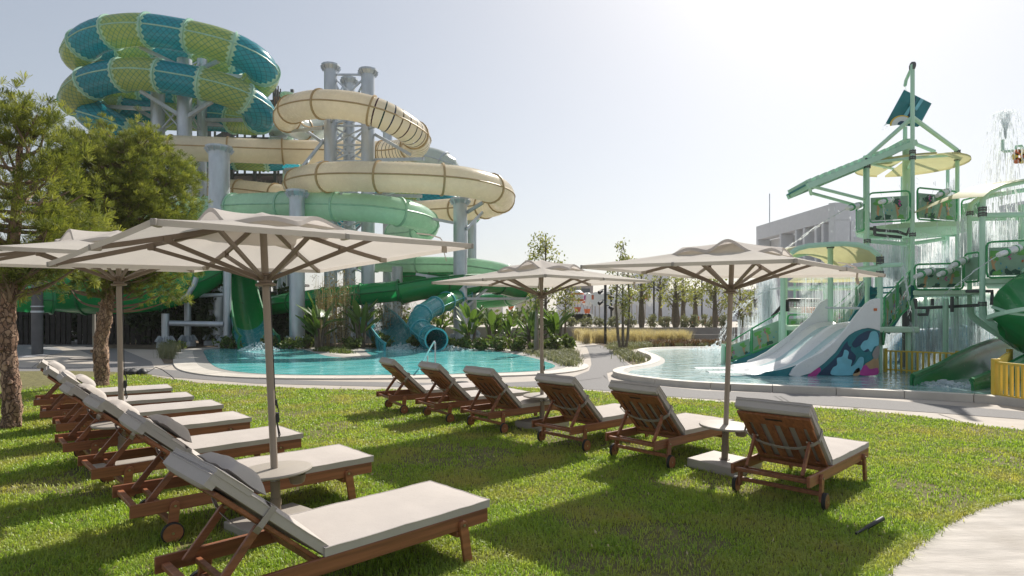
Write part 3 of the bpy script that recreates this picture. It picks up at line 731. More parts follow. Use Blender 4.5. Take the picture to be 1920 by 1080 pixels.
# ------------------------------------------------------------------ splash play tower on the right
PRINT = [K['pr_tan'], K['pr_green'], K['pr_dark'], K['pr_pink'], K['pr_blue'], K['pr_rust']]
def blob(cx, cy, rx_, ry_, n=14, wob=.25, rs=random):
    ph = [rs.uniform(0, 6.28) for _ in range(3)]; out = []
    for i in range(n):
        a = 2*PI*i/n; k = 1 + wob*(.5*math.sin(2*a+ph[0]) + .35*math.sin(3*a+ph[1]) + .3*math.sin(5*a+ph[2]))
        out.append((cx + rx_*k*math.cos(a), cy + ry_*k*math.sin(a)))
    return out
def print_on(mb, O, ax, ay, nr, w_, h_, rs):
    """jungle print: flat trees, bushes, drops and squiggles on a w x h board"""
    lay = [0]
    def put(poly, mi):
        lay[0] += 1
        poly = [(min(max(x, .01), w_-.01), min(max(y, .01), h_-.01)) for x, y in poly]
        mb.add([O + ax*x + ay*y + nr*(.004 + .0006*lay[0]) for x, y in poly], [tuple(range(len(poly)))], mi)
    k = max(2, int(w_/.5))
    for i in range(k):
        x = w_*(i + rs.uniform(.25, .75))/k; t = w_*.035; dx = rs.uniform(-.12, .12)*w_
        put([(x-t, .0), (x+t, .0), (x+dx+t*.7, h_*.7), (x+dx-t*.7, h_*.7)], 0)
        put([(x+dx*.5, h_*.42), (x+dx*.5+t, h_*.42), (x+dx*.5+w_*.11, h_*.66), (x+dx*.5+w_*.11-t, h_*.66)], 0)
        mi = rs.choice([1, 1, 2])
        put(blob(x+dx, h_*.80, w_*.13, h_*.13, 16, .4, rs), mi); put(blob(x+dx+w_*.09, h_*.62, w_*.08, h_*.08, 12, .4, rs), mi)
    for i in range(k+2): put(blob(rs.uniform(.05, .95)*w_, h_*.08, w_*.09, h_*.12, 14, .5, rs), rs.choice([1, 2, 2]))
    for i in range(k*3):
        x, y = rs.uniform(.08, .92)*w_, rs.uniform(.15, .6)*h_; q = .022*h_*2
        put([(x-q*.6, y-q), (x+q*.6, y-q), (x, y+q)], 4)
    for i in range(max(1, k//2)):
        x, y = rs.uniform(.15, .85)*w_, rs.uniform(.4, .85)*h_
        pts = [(x + .03*w_*math.sin(j*1.9), y + (j-3)*.045*h_) for j in range(7)]; t = .018*w_
        put([(a-t, b) for a, b in pts] + [(a+t, b) for a, b in reversed(pts)], 3)
    put(blob(rs.uniform(.2, .8)*w_, rs.uniform(.3, .5)*h_, .035*h_, .05*h_, 10, .3, rs), 5)
def guard(parent, A, B, h_, seed, up=.06, frame=.028, top_rail=True, hi=None):
    """a railing panel: printed board, bent green rail round it"""
    A = Vector(A); B = Vector(B); ax = (B-A); L = ax.length; ax /= L; ay = Vector((0,0,1)); nr = ax.cross(ay).normalized()
    if nr.y > 0: nr = -nr
    rs = random.Random(seed)
    mb = MB(); mb.prism([(.05, up), (L-.05, up), (L-.05, h_*.84), (.05, h_*.84)], A - nr*.0, ax, ay, -nr, .02)
    bd = mb.build('guard_panel', K['panel_green'], parent, world=True)
    pm = MB(); print_on(pm, A + ax*.06 + ay*(up+.01), ax, ay, nr, L-.12, h_*.84-up-.02, rs); pm.build('print', PRINT, bd, world=True)
    rb = MB(); q = .10
    lp = [(0,up+q),(0,h_-q),(q*.3,h_-q*.3),(q,h_),(L-q,h_),(L-q*.3,h_-q*.3),(L,h_-q),(L,up+q-.05),(L-q*.3,up-.05+q*.3),(L-q,up-.05),(q,up-.05),(q*.3,up-.05+q*.3),(0,up+q)]
    rb.tube([A + ax*x + ay*z for x, z in lp], frame, 7, cap=False)
    rb.build('rail', K['green_rail'], bd, world=True, smooth=True)
    return bd
def tubes(parent, name, m, lst, r, n=8):
    for pts in lst:
        b = MB(); b.tube(pts, r, n); b.build(name, m, parent, world=True, smooth=True)
def post(parent, px, ytop, D, r, m=None, zb=-.2, clamps=()):
    r *= .78; x = P(px, 0, D).x; zt = P(px, ytop, D).z
    b = MB(); b.tube([(x, D, zb), (x, D, zt)], r, 10); o = b.build('post', m or K['mint'], parent, world=True, smooth=True)
    for y in clamps:
        z = P(px, y, D).z; c = MB()
        for dz in (-.03, .03): c.lathe([(r+.035, -.016), (r+.035, .016)], 8, (x, D, z+dz))
        for k in range(6):
            a = k*PI/3; c.tube([(x+math.cos(a)*(r+.025), D+math.sin(a)*(r+.025), z-.065), (x+math.cos(a)*(r+.025), D+math.sin(a)*(r+.025), z+.065)], .010, 5)
        c.build('clamp', K['galv_dark'], o, world=True)
    return o
tower = thing('play_tower', 'tall mint green splash tower with round railed deck and central mast', 'play tower', (P(1710,0,20).x, 20.3, 0))
post(tower, 1711, 121, 18.6, .075, clamps=(285, 296, 440))
post(tower, 1622, 292, 20.4, .075); post(tower, 1626, 293, 19.0, .085, clamps=(300, 312, 452))
post(tower, 1795, 282, 19.9, .075, clamps=(285, 298)); post(tower, 1777, 300, 22, .07, clamps=(305, 315)); post(tower, 1692, 316, 22.6, .07)
post(tower, 1702, 262, 20.6, .20, K['mint_light'])
post(tower, 1770, 440, 21.5, .09); post(tower, 1794, 500, 18.5, .06); post(tower, 1735, 540, 20.5, .07)
dk = Vector((P(1710,0,20.3).x, 20.3, 4.5))
def disc(b, c, r, t, n=24, mi=0): b.lathe([(r, -t), (r, 0)], n, c)
b = MB(); b.lathe([(.3,-.30),(1.2,-.24),(1.62,-.15),(1.66,0)], 28, dk); b.build('round_deck', K['mint_light'], tower, world=True, smooth=True)
fr0 = 18.75
def GP(x0, D0_, x1, D1_, zb): return Vector((P(x0,0,D0_).x, D0_, zb)), Vector((P(x1,0,D1_).x, D1_, zb))
guard(tower, *GP(1629, 19.0, 1706, 18.6, 4.50), .92, 3)
guard(tower, *GP(1720, 18.6, 1794, 19.2, 4.54), .97, 5)
guard(tower, *GP(1803, 20.4, 1836, 19.6, 4.6), .85, 7); guard(tower, *GP(1606, 20.6, 1621, 19.9, 4.4), .85, 8)
# canopy over the deck
cz = 6.62; cc = Vector((P(1707,0,20.3).x, 20.3, cz))
for a0, a1 in ((95, 262), (278, 445)):
    b = MB(); vs = [cc + Vector((0, 0, .28))]; n = 14
    for i in range(n+1):
        a = R(a0 + (a1-a0)*i/n); vs.append(cc + Vector((1.62*math.cos(a), 1.62*math.sin(a), 0)))
    for i in range(n+1):
        a = R(a0 + (a1-a0)*i/n); vs.append(cc + Vector((1.62*math.cos(a), 1.62*math.sin(a), -.06)))
    b.add(vs, [(0, i+1, i+2) for i in range(n)] + [(i+1, n+2+i, n+3+i, i+2) for i in range(n)]); b.build('canopy_half', K['sail'], tower, world=True)
tubes(tower, 'beam', K['mint'], [[P(1626,306,19.0), P(1711,296,18.65)], [P(1711,296,18.65), P(1795,290,19.9)], [P(1626,306,19.0), P(1692,320,22.6)], [P(1795,292,19.9), P(1777,306,22)], [P(1692,318,22.6), P(1777,308,22)], [P(1711,300,18.65), P(1702,316,20.6)]], .045)
tubes(tower, 'brace', K['mint'], [[P(1711,220,18.65), P(1626,294,19.0)], [P(1711,220,18.65), P(1795,282,19.9)], [P(1697,262,21.6), P(1655,285,22)], [P(1697,262,21.6), P(1752,284,22)]], .065)
tubes(tower, 'mast_strut', K['mint'], [[P(1710,126,18.65), P(1699,150,19.2), P(1697,160,19.6)]], .05)
b = MB(); b.tube([P(1697,238,21.6), P(1697,300,21.6)], .07, 8); b.build('post', K['mint'], tower, world=True, smooth=True)
b = MB(); b.tube([P(1711,194,18.65), P(1697,200,21.7)], .05, 8); b.build('axle', K['mint'], tower, world=True, smooth=True)
b = MB(); b.lathe([(.13,-.03),(.13,.03)], 10, P(1711,124,18.6), Matrix.Rotation(PI/2, 3, 'Y')); b.build('pulley', K['galv_dark'], tower, world=True)
# dark plumbing slung under the decks
tubes(tower, 'plumbing_pipe', K['galv_dark'], [[P(1628,428,19.2),P(1650,432,19.1),P(1682,434,19.1),P(1700,440,19),P(1706,428,19)],[P(1640,440,19.3),P(1690,445,19.2)],[P(1705,430,19.2),P(1745,428,19.5),P(1788,424,19.6)],[P(1730,420,19.5),P(1730,432,19.5)],[P(1748,408,19.3),P(1748,430,19.4)],[P(1716,436,19.6),P(1772,436,19.8)],[P(1640,424,19.1),P(1640,440,19.1)]], .05, 6)
tubes(tower, 'ring_beam', K['mint'], [[P(1626,452,19.0),P(1702,458,19.2),P(1770,448,20)],[P(1624,444,20.2),P(1700,444,20.6),P(1794,440,20)]], .06)
def cannon(parent, a, b_, r=.07):
    q = MB(); A, B = Vector(a), Vector(b_); d = (B-A)
    q.tube([A, A + d*.06, A + d*.35, A + d*.4, A + d*.7, B], [r*.8, r*1.15, r*1.2, r*.95, r*.9, r*.7], 10)
    o = q.build('water_cannon', K['white_fg'], parent, world=True, smooth=True)
    for k in (.2, .62):
        q = MB(); q.tube([A + d*k, A + d*(k+.07)], r*1.24, 10); q.build('cannon_band', K['green_rail'], o, world=True, smooth=True)
    return o
for a, c in (((1672,374,18.5),(1650,379,18.0)),((1778,358,18.8),(1757,367,18.3)),((1614,384,18.9),(1588,391,18.3))): cannon(tower, P(*a), P(*c), .085)
# tipping bucket on its axle
bk = thing('tipping_bucket', 'tilted teal bucket with an orange ringed white badge under the mast top', 'tipping bucket', tuple(P(1700,205,20)))
bc = [P(1695,168,19.1), P(1747,194,19.1), P(1723,238,19.1), P(1660,232,19.1)]
b = MB(); dv = Vector((.647, 1, .30))*1.35; vs = bc + [p + dv for p in bc]
b.add(vs, [(0,1,2,3),(4,7,6,5),(1,5,6,2),(2,6,7,3),(3,7,4,0)]); b.build('bucket_shell', K['pr_teal'], bk, world=True, bevel=.03)
for x0, y0, x1, y1 in ((1709,199,1694,222),(1729,186,1716,206)):
    b = MB(); b.bar(P(x0,y0,19.07), P(x1,y1,19.07), .10, .03, up=(0,1,0)); b.build('stripe', K['pr_lblue'], bk, world=True)
b = MB(); b.bar(P(1714,182,19.06), P(1706,222,19.06), .12, .02, up=(0,1,0)); b.build('opening', K['pr_navy'], bk, world=True)
o = P(1690,233.5,19.06)
for rr, mm, dy in ((.36, 'yellow', 0), (.31, 'white_fg', -.008), (.13, 'pr_navy', -.016)):
    b = MB(); poly = [(rr*math.cos(R(a)), rr*.8*math.sin(R(a))) for a in range(5, 186, 12)]
    b.prism(poly, o + Vector((0, dy, 0)), Vector((1,0,.06)), Vector((0,0,1)), Vector((0,-1,0)), .01); b.build('badge', K[mm], bk, world=True)
# sloping corrugated chute
ch = thing('corrugated_chute', 'long sloping mint corrugated chute roof reaching left from the tower', 'water chute', tuple(P(1620,310,18.5)))
A, B = P(1512,344,17.9), P(1716,262,19.6); ax = (B-A).normalized(); far = Vector((.1, 1.5, -.02))
L = (B-A).length; upn = ax.cross(far).normalized(); upn = upn if upn.z > 0 else -upn
b = MB(); b.add([A, B, B+far, A+far, A-upn*.05, B-upn*.05, B+far-upn*.05, A+far-upn*.05], [(0,1,2,3),(7,6,5,4),(0,4,5,1),(1,5,6,2),(2,6,7,3),(3,7,4,0)]); b.build('roof_sheet', K['pr_teal'], ch, world=True)
for k in range(15):
    p = A + ax*(L*(k+.5)/15); b = MB(); b.bar(p + upn*.05, p + far + upn*.05, .13, .10, up=tuple(upn)); b.build('roof_rib', K['mint'], ch, world=True)
for off in (0, 1):
    b = MB(); b.bar(A + far*off - upn*.09, B + far*off - upn*.09, .09, .17, up=tuple(upn)); b.build('side_beam', K['mint'], ch, world=True)
for k in (.02, .32, .62, .9):
    p = A + ax*L*k - upn*.1; b = MB(); b.bar(p, p + far, .06, .12, up=tuple(upn)); b.build('cross_beam', K['mint'], ch, world=True)
tubes(ch, 'strut', K['mint'], [[P(1514,347,17.95), P(1620,374,19.2)], [P(1521,362,18.9), P(1606,385,20.2)], [P(1516,346,18.0), P(1521,364,18.9)]], .05)

# lower decks to the right
ld = thing('lower_deck', 'lower railed splash deck with water cannons right of the tower stairs', 'play deck', (P(1780,0,17.6).x, 17.8, 0))
def deck(parent, pts, z, t=.16, m='mint_light'):
    b = MB(); b.prism([(p.x, p.y) for p in pts], (0,0,z-t), (1,0,0), (0,1,0), (0,0,1), t); return b.build('deck_floor', K[m], parent, world=True, bevel=.03)
deck(ld, [Vector((P(1712,0,17.6).x,17.6,0)), Vector((P(1806,0,17.2).x,17.2,0)), Vector((P(1842,0,16.4).x,16.4,0)), Vector((P(1850,0,19).x,19.2,0)), Vector((P(1714,0,20).x,20,0))], 2.36)
guard(ld, *GP(1715, 17.6, 1806, 17.2, 2.36), .74, 21); guard(ld, *GP(1809, 17.15, 1837, 16.5, 2.55), .80, 23)
for a, c in (((1750,506,17.3),(1716,519,16.9)),((1786,505,17.2),(1760,515,16.8)),((1812,486,17),(1782,500,16.6))): cannon(ld, P(*a), P(*c), .085)
post(ld, 1794, 540, 18.5, .06); post(ld, 1773, 560, 17.4, .09, K['mint']); post(ld, 1790, 560, 18.4, .08); post(ld, 1711, 560, 20.2, .16, K['galv_dark']); post(ld, 1700, 575, 18.6, .16, K['galv_dark'])
tubes(ld, 'plumbing_pipe', K['galv_dark'], [[P(1716,560,17.6),P(1718,577,17.6),P(1740,577,17.6),P(1800,574,17.4),P(1842,572,16.6)],[P(1748,560,17.5),P(1748,573,17.5)],[P(1722,590,17.7),P(1738,590,17.7),P(1740,580,17.7)],[P(1785,556,17.3),P(1785,585,17.3)],[P(1812,546,16.8),P(1860,546,16.2),P(1860,572,16.2)]], .05, 6)
rd = thing('upper_right_deck', 'mint railed deck with big jungle panel at the right edge above the green tube', 'play deck', (P(1890,0,16).x, 16.2, 0))
deck(rd, [Vector((P(1846,0,16.2).x,16.2,0)), Vector((P(1960,0,15.6).x,15.6,0)), Vector((P(2000,0,19).x,19,0)), Vector((P(1850,0,19).x,19,0))], 2.62)
guard(rd, *GP(1850, 16.15, 1950, 15.6, 2.62), .95, 31)
cannon(rd, P(1912,464,15.6), P(1872,478,15.2), .085)
post(rd, 1842, 384, 16.2, .085, zb=1.72, clamps=(392, 402, 570)); post(rd, 1818, 392, 17.4, .075, zb=1.72, clamps=(400,)); post(rd, 1915, 384, 17, .085, zb=1.6)
tubes(rd, 'leg', K['mint'], [[P(1842,570,16.2),P(1844,592,16.2),P(1858,606,16.1),P(1900,632,15.8),P(1935,655,15.6),P(1945,690,15.5)],[P(1818,572,17.4),P(1822,592,17.3),P(1836,604,17.2),P(1880,632,16.8),P(1915,655,16.6)]], .085)
tubes(rd, 'canopy_frame', K['mint'], [[P(1842,395,16.2),P(1843,374,16.2),P(1852,361,16.2),P(1880,348,16.2),P(1930,338,16.2)],[P(1818,402,17.4),P(1820,384,17.4),P(1830,376,17.4),P(1860,366,17.4),P(1920,356,17.4)],[P(1842,404,16.2),P(1940,402,16)],[P(1818,410,17.4),P(1930,408,17.2)]], .07)
b = MB(); cur = [(1822,374),(1836,362),(1862,351),(1895,344),(1950,336)]; vs = []
for dz, D in ((0, 15.8), (.16, 17.0), (0, 18.6)):
    for x, y in cur: q = P(x, y, 16.2); vs.append((q.x, D, q.z + dz))
b.add(vs, [(r*5+i, r*5+i+1, r*5+6+i, r*5+5+i) for r in range(2) for i in range(4)]); b.build('canopy', K['sail'], rd, world=True, smooth=True)
fl = thing('spray_flower', 'orange flower shaped spray head on a bent pipe at the top right', 'spray head', tuple(P(1905,285,17)))
tubes(fl, 'pipe', K['mint'], [[P(1880,262,17),P(1880,282,17),P(1884,284,17),P(1915,281,17)],[P(1904,282,17),P(1906,274,17),P(1914,273,17),P(1918,280,17)],[P(1915,281,17),P(1930,300,17.2),P(1932,340,17.3)]], .04)
for k in range(6):
    a = k*PI/3; b = MB(); c = P(1913,293,16.9)
    b.prism(blob(.13*math.cos(a), .13*math.sin(a), .09, .09, 9, .15), c, (1,0,0), (0,0,1), (0,1,0), .05); b.build('petal', K['yellow'] if k % 2 else K['orange'], fl, world=True)

# canopy over the slide platform
cn = thing('slide_canopy', 'arched cream sail canopy on mint posts above the white slide', 'canopy', (P(1560,0,18.5).x, 18.5, 0))
post(cn, 1650, 492, 16.9, .085, clamps=(485, 492, 512)); post(cn, 1644, 500, 19.6, .07); post(cn, 1468, 505, 18.6, .10, clamps=(516,)); post(cn, 1473, 512, 20.4, .08); post(cn, 1557, 454, 18.4, .10, clamps=(462,)); post(cn, 1547, 540, 21, .08)
cur = [(1484,474),(1496,466),(1515,461),(1540,459),(1557,458),(1580,457),(1610,459),(1632,466),(1646,478),(1650,492)]
b = MB(); vs = []; nn = len(cur)
for k, (D, dz) in enumerate(((17.0, 0), (17.9, .10), (18.8, .12), (20.0, -.02))):
    for x, y in cur: q = P(x, y, 17.2); vs.append((q.x, D, q.z + dz - .03))
b.add(vs, [(r*nn+i, r*nn+i+1, r*nn+nn+1+i, r*nn+nn+i) for r in range(3) for i in range(nn-1)]); b.build('sail', K['sail'], cn, world=True, smooth=True)
tubes(cn, 'arch_beam', K['mint'], [[P(x, y, 17.0) for x, y in cur], [P(x-4, y+14, 19.9) for x, y in cur]], .07)
tubes(cn, 'beam', K['mint'], [[P(1468,512,18.6),P(1557,510,18.4),P(1650,500,16.9)],[P(1648,498,16.9),P(1692,496,16.4)],[P(1473,514,20.4),P(1644,508,19.6)]], .06)
c2 = thing('small_canopy', 'small pale ring canopy further back behind the slide canopy', 'canopy', (P(1550,0,26).x, 26, 0))
b = MB(); b.lathe([(1.5,0),(1.2,.22),(.6,.36),(.02,.42)], 24, (P(1550,0,26).x, 26, P(0,527,26).z), cap=False); b.build('dome', K['sail'], c2, world=True, smooth=True)
b = MB(); b.lathe([(1.5,0),(1.56,.08),(1.5,.14)], 24, (P(1550,0,26).x, 26, P(0,543,26).z), cap=False); b.build('ring', K['mint_light'], c2, world=True)
for px in (1490, 1545, 1605): post(c2, px, 530, 26, .06)

# stairs
def stair(name, label, pa, pb, wid, n, m, back):
    """treads from pa up to pb with side stringers; back is the horizontal width vector"""
    t = thing(name, label, 'stairs', (pa.x, pa.y, 0)); back = Vector(back)
    for k in range(n):
        p = pa.lerp(pb, (k+.5)/n); b = MB(); d = (pb-pa)/n
        b.add([p, p+back, p+back+Vector((d.x,d.y,0)), p+Vector((d.x,d.y,0)), p-Vector((0,0,.05)), p+back-Vector((0,0,.05)), p+back+Vector((d.x,d.y,-.05)), p+Vector((d.x,d.y,-.05))], [(0,1,2,3),(7,6,5,4),(0,4,5,1),(1,5,6,2),(2,6,7,3),(3,7,4,0)])
        b.build('tread', m, t, world=True)
    for o_ in (Vector((0,0,0)), back):
        b = MB(); b.bar(pa + o_ - Vector((0,0,.12)), pb + o_ - Vector((0,0,.12)), .05, .30); b.build('stringer', K['pr_teal'], t, world=True)
    return t
def slope_guard(parent, pts, D0_, D1_, seed):
    """printed parallelogram panel with a rail: pts = bottom-left, bottom-right, top-right, top-left in the plane of the stair"""
    q = [P(pts[0][0], pts[0][1], D0_), P(pts[1][0], pts[1][1], D1_), P(pts[2][0], pts[2][1], D1_), P(pts[3][0], pts[3][1], D0_)]
    ax = q[1]-q[0]; L = ax.length; ax /= L; ay = q[3]-q[0]; H_ = ay.length; ay /= H_; nr = ax.cross(ay).normalized(); nr = -nr if nr.y > 0 else nr
    mb = MB(); mb.prism([(.03,.03),(L-.03,.03),(L-.03,H_-.08),(.03,H_-.08)], q[0], ax, ay, -nr, .02); bd = mb.build('guard_panel', K['panel_green'], parent, world=True)
    pm = MB(); print_on(pm, q[0] + ax*.04 + ay*.04, ax, ay, nr, L-.08, H_-.14, random.Random(seed)); pm.build('print', PRINT, bd, world=True)
    rb = MB(); rb.tube([q[0], q[1], q[2], q[3], q[0]], .032, 7, cap=False); rb.build('rail', K['green_rail'], bd, world=True, smooth=True)
s1 = stair('pool_stairs', 'stairs with jungle print panels rising from the pool left of the white slide', P(1366,690,20.0), P(1466,622,19.4), 1, 8, K['pr_teal'], (.1, 1.2, 0))
slope_guard(s1, [(1361,680),(1407,664),(1407,618),(1361,646)], 20.0, 19.75, 41); slope_guard(s1, [(1410,662),(1462,642),(1462,586),(1410,616)], 19.7, 19.4, 42)
post(s1, 1356, 645, 20.05, .09); post(s1, 1462, 590, 19.4, .05)
guard(s1, P(1477,636,19.8), P(1512,634,20.2), .78, 44)
s2 = stair('tower_stairs', 'steep stairs with green side panels climbing from the slide deck to the tower', P(1590,612,19.2), P(1640,534,19.2), 1, 8, K['pr_teal'], (.3, -1.4, 0))
slope_guard(s2, [(1560,628),(1604,596),(1604,541),(1560,580)], 20.4, 20.0, 45); slope_guard(s2, [(1605,596),(1631,572),(1631,514),(1605,540)], 20.0, 19.8, 46)
slope_guard(s2, [(1658,622),(1682,597),(1682,534),(1658,558)], 17.2, 17.3, 47); slope_guard(s2, [(1683,596),(1705,575),(1705,508),(1683,532)], 17.3, 17.4, 48)
guard(s2, P(1656,650,16.7), P(1661,612,17.4), .01+.5, 49)
rl = thing('climbing_roller', 'black hoop with a red and white roller and rope net above the stairs', 'roller', tuple(P(1505,580,20)))
tubes(rl, 'hoop', K['black'], [[P(1448,594,19.8),P(1462,578,19.9),P(1473,566,20),P(1478,562,20),P(1536,563,20.2)],[P(1476,563,20),P(1476,584,20)]], .055)
for a, c, m in ((1478,1502,'white_fg'),(1502,1536,'orange')):
    b = MB(); b.tube([P(a,581,20.05), P(c,582,20.15)], .10, 10); b.build('roller_sleeve', K[m], rl, world=True, smooth=True)
b = MB()
for k in range(12): b.tube([P(1479+k*5,564,20.05), P(1477+k*5.1,580,20.05)], .012, 4)
for k in range(4): b.tube([P(1478,566+k*4,20.05), P(1536,567+k*4,20.15)], .012, 4)
b.build('rope_net', K['strap'], rl, world=True)
dkt = thing('slide_deck', 'mint deck joining the stairs to the top of the white slide', 'play deck', (P(1600,0,18.5).x, 18.5, 0))
deck(dkt, [Vector((9.4,16.6,0)), Vector((11.2,16.8,0)), Vector((11.2,20.2,0)), Vector((8.6,20.2,0)), Vector((8.6,18.7,0)), Vector((9.4,18.6,0))], 1.32)
for x, y in ((9.6,18.4),(11,17),(11,20),(8.8,20)):
    b = MB(); b.tube([(x,y,-.2),(x,y,1.2)], .07, 8); b.build('post', K['mint'], dkt, world=True, smooth=True)

# white two lane slide with its painted side
ws = thing('white_slide', 'wide white two lane slide with a splash mural on its side', 'slide', (8.4, 16.8, 0))
wall_top = [(1651,560),(1643,559.5),(1634,562),(1624,569),(1613,581),(1601,596),(1586,617),(1566,640),(1541,660),(1516,672),(1498,682),(1487,692),(1480,704)]
mur_top = [(1520,700),(1546,681),(1567,661),(1580,642),(1592,629),(1603,622),(1616,617),(1628,615),(1640,617),(1651,621)]
def zx(l, D): return [(P(x, y, D).x, P(x, y, D).z) for x, y in l]
near = zx(wall_top, 16.0) + zx([(1496,707)] + mur_top, 16.0)
b = MB(); b.prism(near, (0,16.0,0), (1,0,0), (0,0,1), (0,1,0), .07); b.build('side_wall', K['white_fg'], ws, world=True, bevel=.012)
lower = zx([(1645,703),(1600,708),(1520,712),(1440,714),(1400,714),(1440,709.5),(1496,706)], 16.0) + zx(mur_top, 16.0)
b = MB(); b.prism(lower, (0,16.03,0), (1,0,0), (0,0,1), (0,1,0), .05); mural = b.build('mural_board', K['pr_teal'], ws, world=True)
# splash mural in flat layered shapes
mm = MB(); MUR = [K['pr_navy'], K['pr_lblue'], K['pr_teal'], K['pr_pink'], K['pr_tan'], K['wall_grey']]
def mp(px_poly, mi, lay):
    px_poly = [(q.x, q.y) for q in catmull([Vector((x, y, 0)) for x, y in px_poly], 4, True)]
    mm.add([Vector((P(x,y,16.0).x, 16.028-.003*lay, P(x,y,16.0).z)) for x, y in px_poly], [tuple(range(len(px_poly)))], mi)
mp([(1536,701),(1556,682),(1574,663),(1585,645),(1598,634),(1604,640),(1596,655),(1606,668),(1600,684),(1585,700),(1570,704),(1545,704)], 0, 1)
mp([(1604,622),(1622,617),(1634,618),(1628,628),(1618,640),(1606,646),(1594,650),(1590,640),(1594,630)], 2, 2)
mp([(1612,628),(1630,620),(1648,624),(1649,634),(1638,642),(1634,655),(1622,660),(1616,648),(1604,652),(1598,646),(1604,636)], 0, 3)
mp([(1620,640),(1628,636),(1634,622),(1646,624),(1648,646),(1640,650),(1634,660),(1628,654),(1620,658),(1614,650)], 1, 4)
mp([(1560,703),(1562,690),(1570,684),(1570,672),(1580,668),(1584,656),(1592,660),(1590,672),(1598,676),(1596,688),(1604,694),(1600,703)], 1, 5)
mp([(1592,690),(1602,684),(1612,670),(1620,672),(1618,688),(1610,698),(1596,700)], 1, 6)
mp([(1514,708),(1522,697),(1536,689),(1540,694),(1534,702),(1526,708.5)], 3, 2)
mp([(1618,702),(1622,684),(1634,676),(1646,668),(1649,690),(1646,702)], 4, 4)
mp([(1612,703),(1616,690),(1624,684),(1632,692),(1646,690),(1645,703)], 3, 5)
mp([(1636,664),(1644,650),(1649,650),(1649,666),(1642,674)], 5, 6)
mp([(1450,711),(1480,709),(1500,707),(1512,708),(1500,711.5)], 1, 3); mp([(1600,704),(1604,694),(1612,690),(1612,703)], 4, 6)
mm.build('mural_shapes', MUR, mural, world=True)
b = MB(); b.prism(zx([(1591,578),(1597,578),(1597,583),(1591,583)], 15.99), (.66,15.985,0), (1,0,0), (0,0,1), (0,1,0), .01); b.build('warning_plate', K['orange'], ws, world=True)
far_top = [(1557,560),(1550,560.5),(1539,567),(1529,580),(1520,593),(1504,607),(1482,627),(1457,646),(1439,659),(1417,671),(1403,676),(1398,688),(1396,694)]
far_ = zx(far_top, 18.4); farp = far_ + [(7.2,.0),(9.56,.0)]
b = MB(); b.prism(farp, (0,18.4,0), (1,0,0), (0,0,1), (0,1,0), .07); b.build('side_wall', K['white_fg'], ws, world=True, bevel=.012)
prof = [(9.6,1.36),(9.3,1.34),(9.0,1.26),(8.7,1.06),(8.4,.82),(8.1,.58),(7.8,.38),(7.5,.25),(7.2,.15),(6.9,.09),(6.5,.045),(6.0,.03),(5.5,.022)]
pc = catmull([Vector((x,0,z)) for x, z in prof], 3)
ys_ = np.linspace(16.07, 18.4, 25)
for lane in range(2):
    for kind_ in ('lane_bed', 'lane_water'):
        lo_, hi_ = (0, 12) if lane == 0 else (12, 24)
        for grp in ((range(0, 4), range(8, 12)) if kind_ == 'lane_bed' else (range(4, 8),)):
          b = MB()
          for i in range(len(pc)-1):
            for j in [lo_+q for q in grp]:
                def zz(p, jj): 
                    t = (jj-lo_)/12*2*PI; return p.z + .075*(math.cos(t)-1)*(1 if p.x > 6.6 else .4) + .10*(1 if p.x > 6.6 else .4)
                sp = 1 + max(0, 7.2-pc[i].x)*.06; sp2 = 1 + max(0, 7.2-pc[i+1].x)*.06
                yy = lambda v, s_: 17.2 + (v-17.2)*s_
                b.add([(pc[i].x, yy(ys_[j],sp), zz(pc[i],j)), (pc[i].x, yy(ys_[j+1],sp), zz(pc[i],j+1)), (pc[i+1].x, yy(ys_[j+1],sp2), zz(pc[i+1],j+1)), (pc[i+1].x, yy(ys_[j],sp2), zz(pc[i+1],j))], [(3,2,1,0)])
          b.build('slide_lane' if kind_ == 'lane_bed' else 'wet_lane', K['white_fg'] if kind_ == 'lane_bed' else K['lane_blue'], ws, world=True, smooth=True)
b = MB(); sk_ = [(p.x, 17.2 + (16.07-17.2)*(1+max(0, 7.2-p.x)*.06) - .012, p.z + .10*(1 if p.x > 6.6 else .4)) for p in pc if p.x < 7.6]
b.add([(x, y, z+.004) for x, y, z in sk_] + [(x, y, .0) for x, y, z in sk_], [(i, i+1, len(sk_)+i+1, len(sk_)+i) for i in range(len(sk_)-1)]); b.build('run_out_skirt', K['pr_teal'], ws, world=True)
b = MB(); b.tube([P(1549,577,18.2), P(1622,578,16.1)], .03, 8); b.build('grab_bar', K['galv'], ws, world=True, smooth=True)

# yellow fences standing in the pool
def picket_fence(label, pts, h_, step, r=.022, zb=.0):
    t = thing('yellow_fence', label, 'fence', tuple(pts[0]))
    for a, c in zip(pts[:-1], pts[1:]):
        a, c = Vector(a), Vector(c); L = (c-a).length; n_ = max(2, int(L/step))
        for k in range(0 if a == Vector(pts[0]) else 1, n_+1):
            p = a.lerp(c, k/n_); rr = r*(2.0 if k in (0, n_) else 1)
            b = MB(); b.bar((p.x,p.y,zb-.1), (p.x,p.y,zb+h_+(.05 if k in (0, n_) else -.02)), rr*1.8, rr*1.8, up=(0,1,0)); b.build('post' if k in (0, n_) else 'picket', K['yellow'], t, world=True)
        for z in (h_-.02, .12):
            b = MB(); b.bar((a.x,a.y,zb+z), (c.x,c.y,zb+z), .05, .04); b.build('rail', K['yellow'], t, world=True)
    return t
f1a = G(1660,697,.05); f1b = G(1796,705,.05)
picket_fence('yellow picket fence between the mural slide and the green flume', [f1a, f1b], .66, .125)
f2a = G(1866,746,.05); f2b = G(1893,712,.05); f2c = G(1990,768,.05)
picket_fence('yellow picket fence at the right edge of the splash pool', [f2b, f2a, f2c], .76, .125, .026)
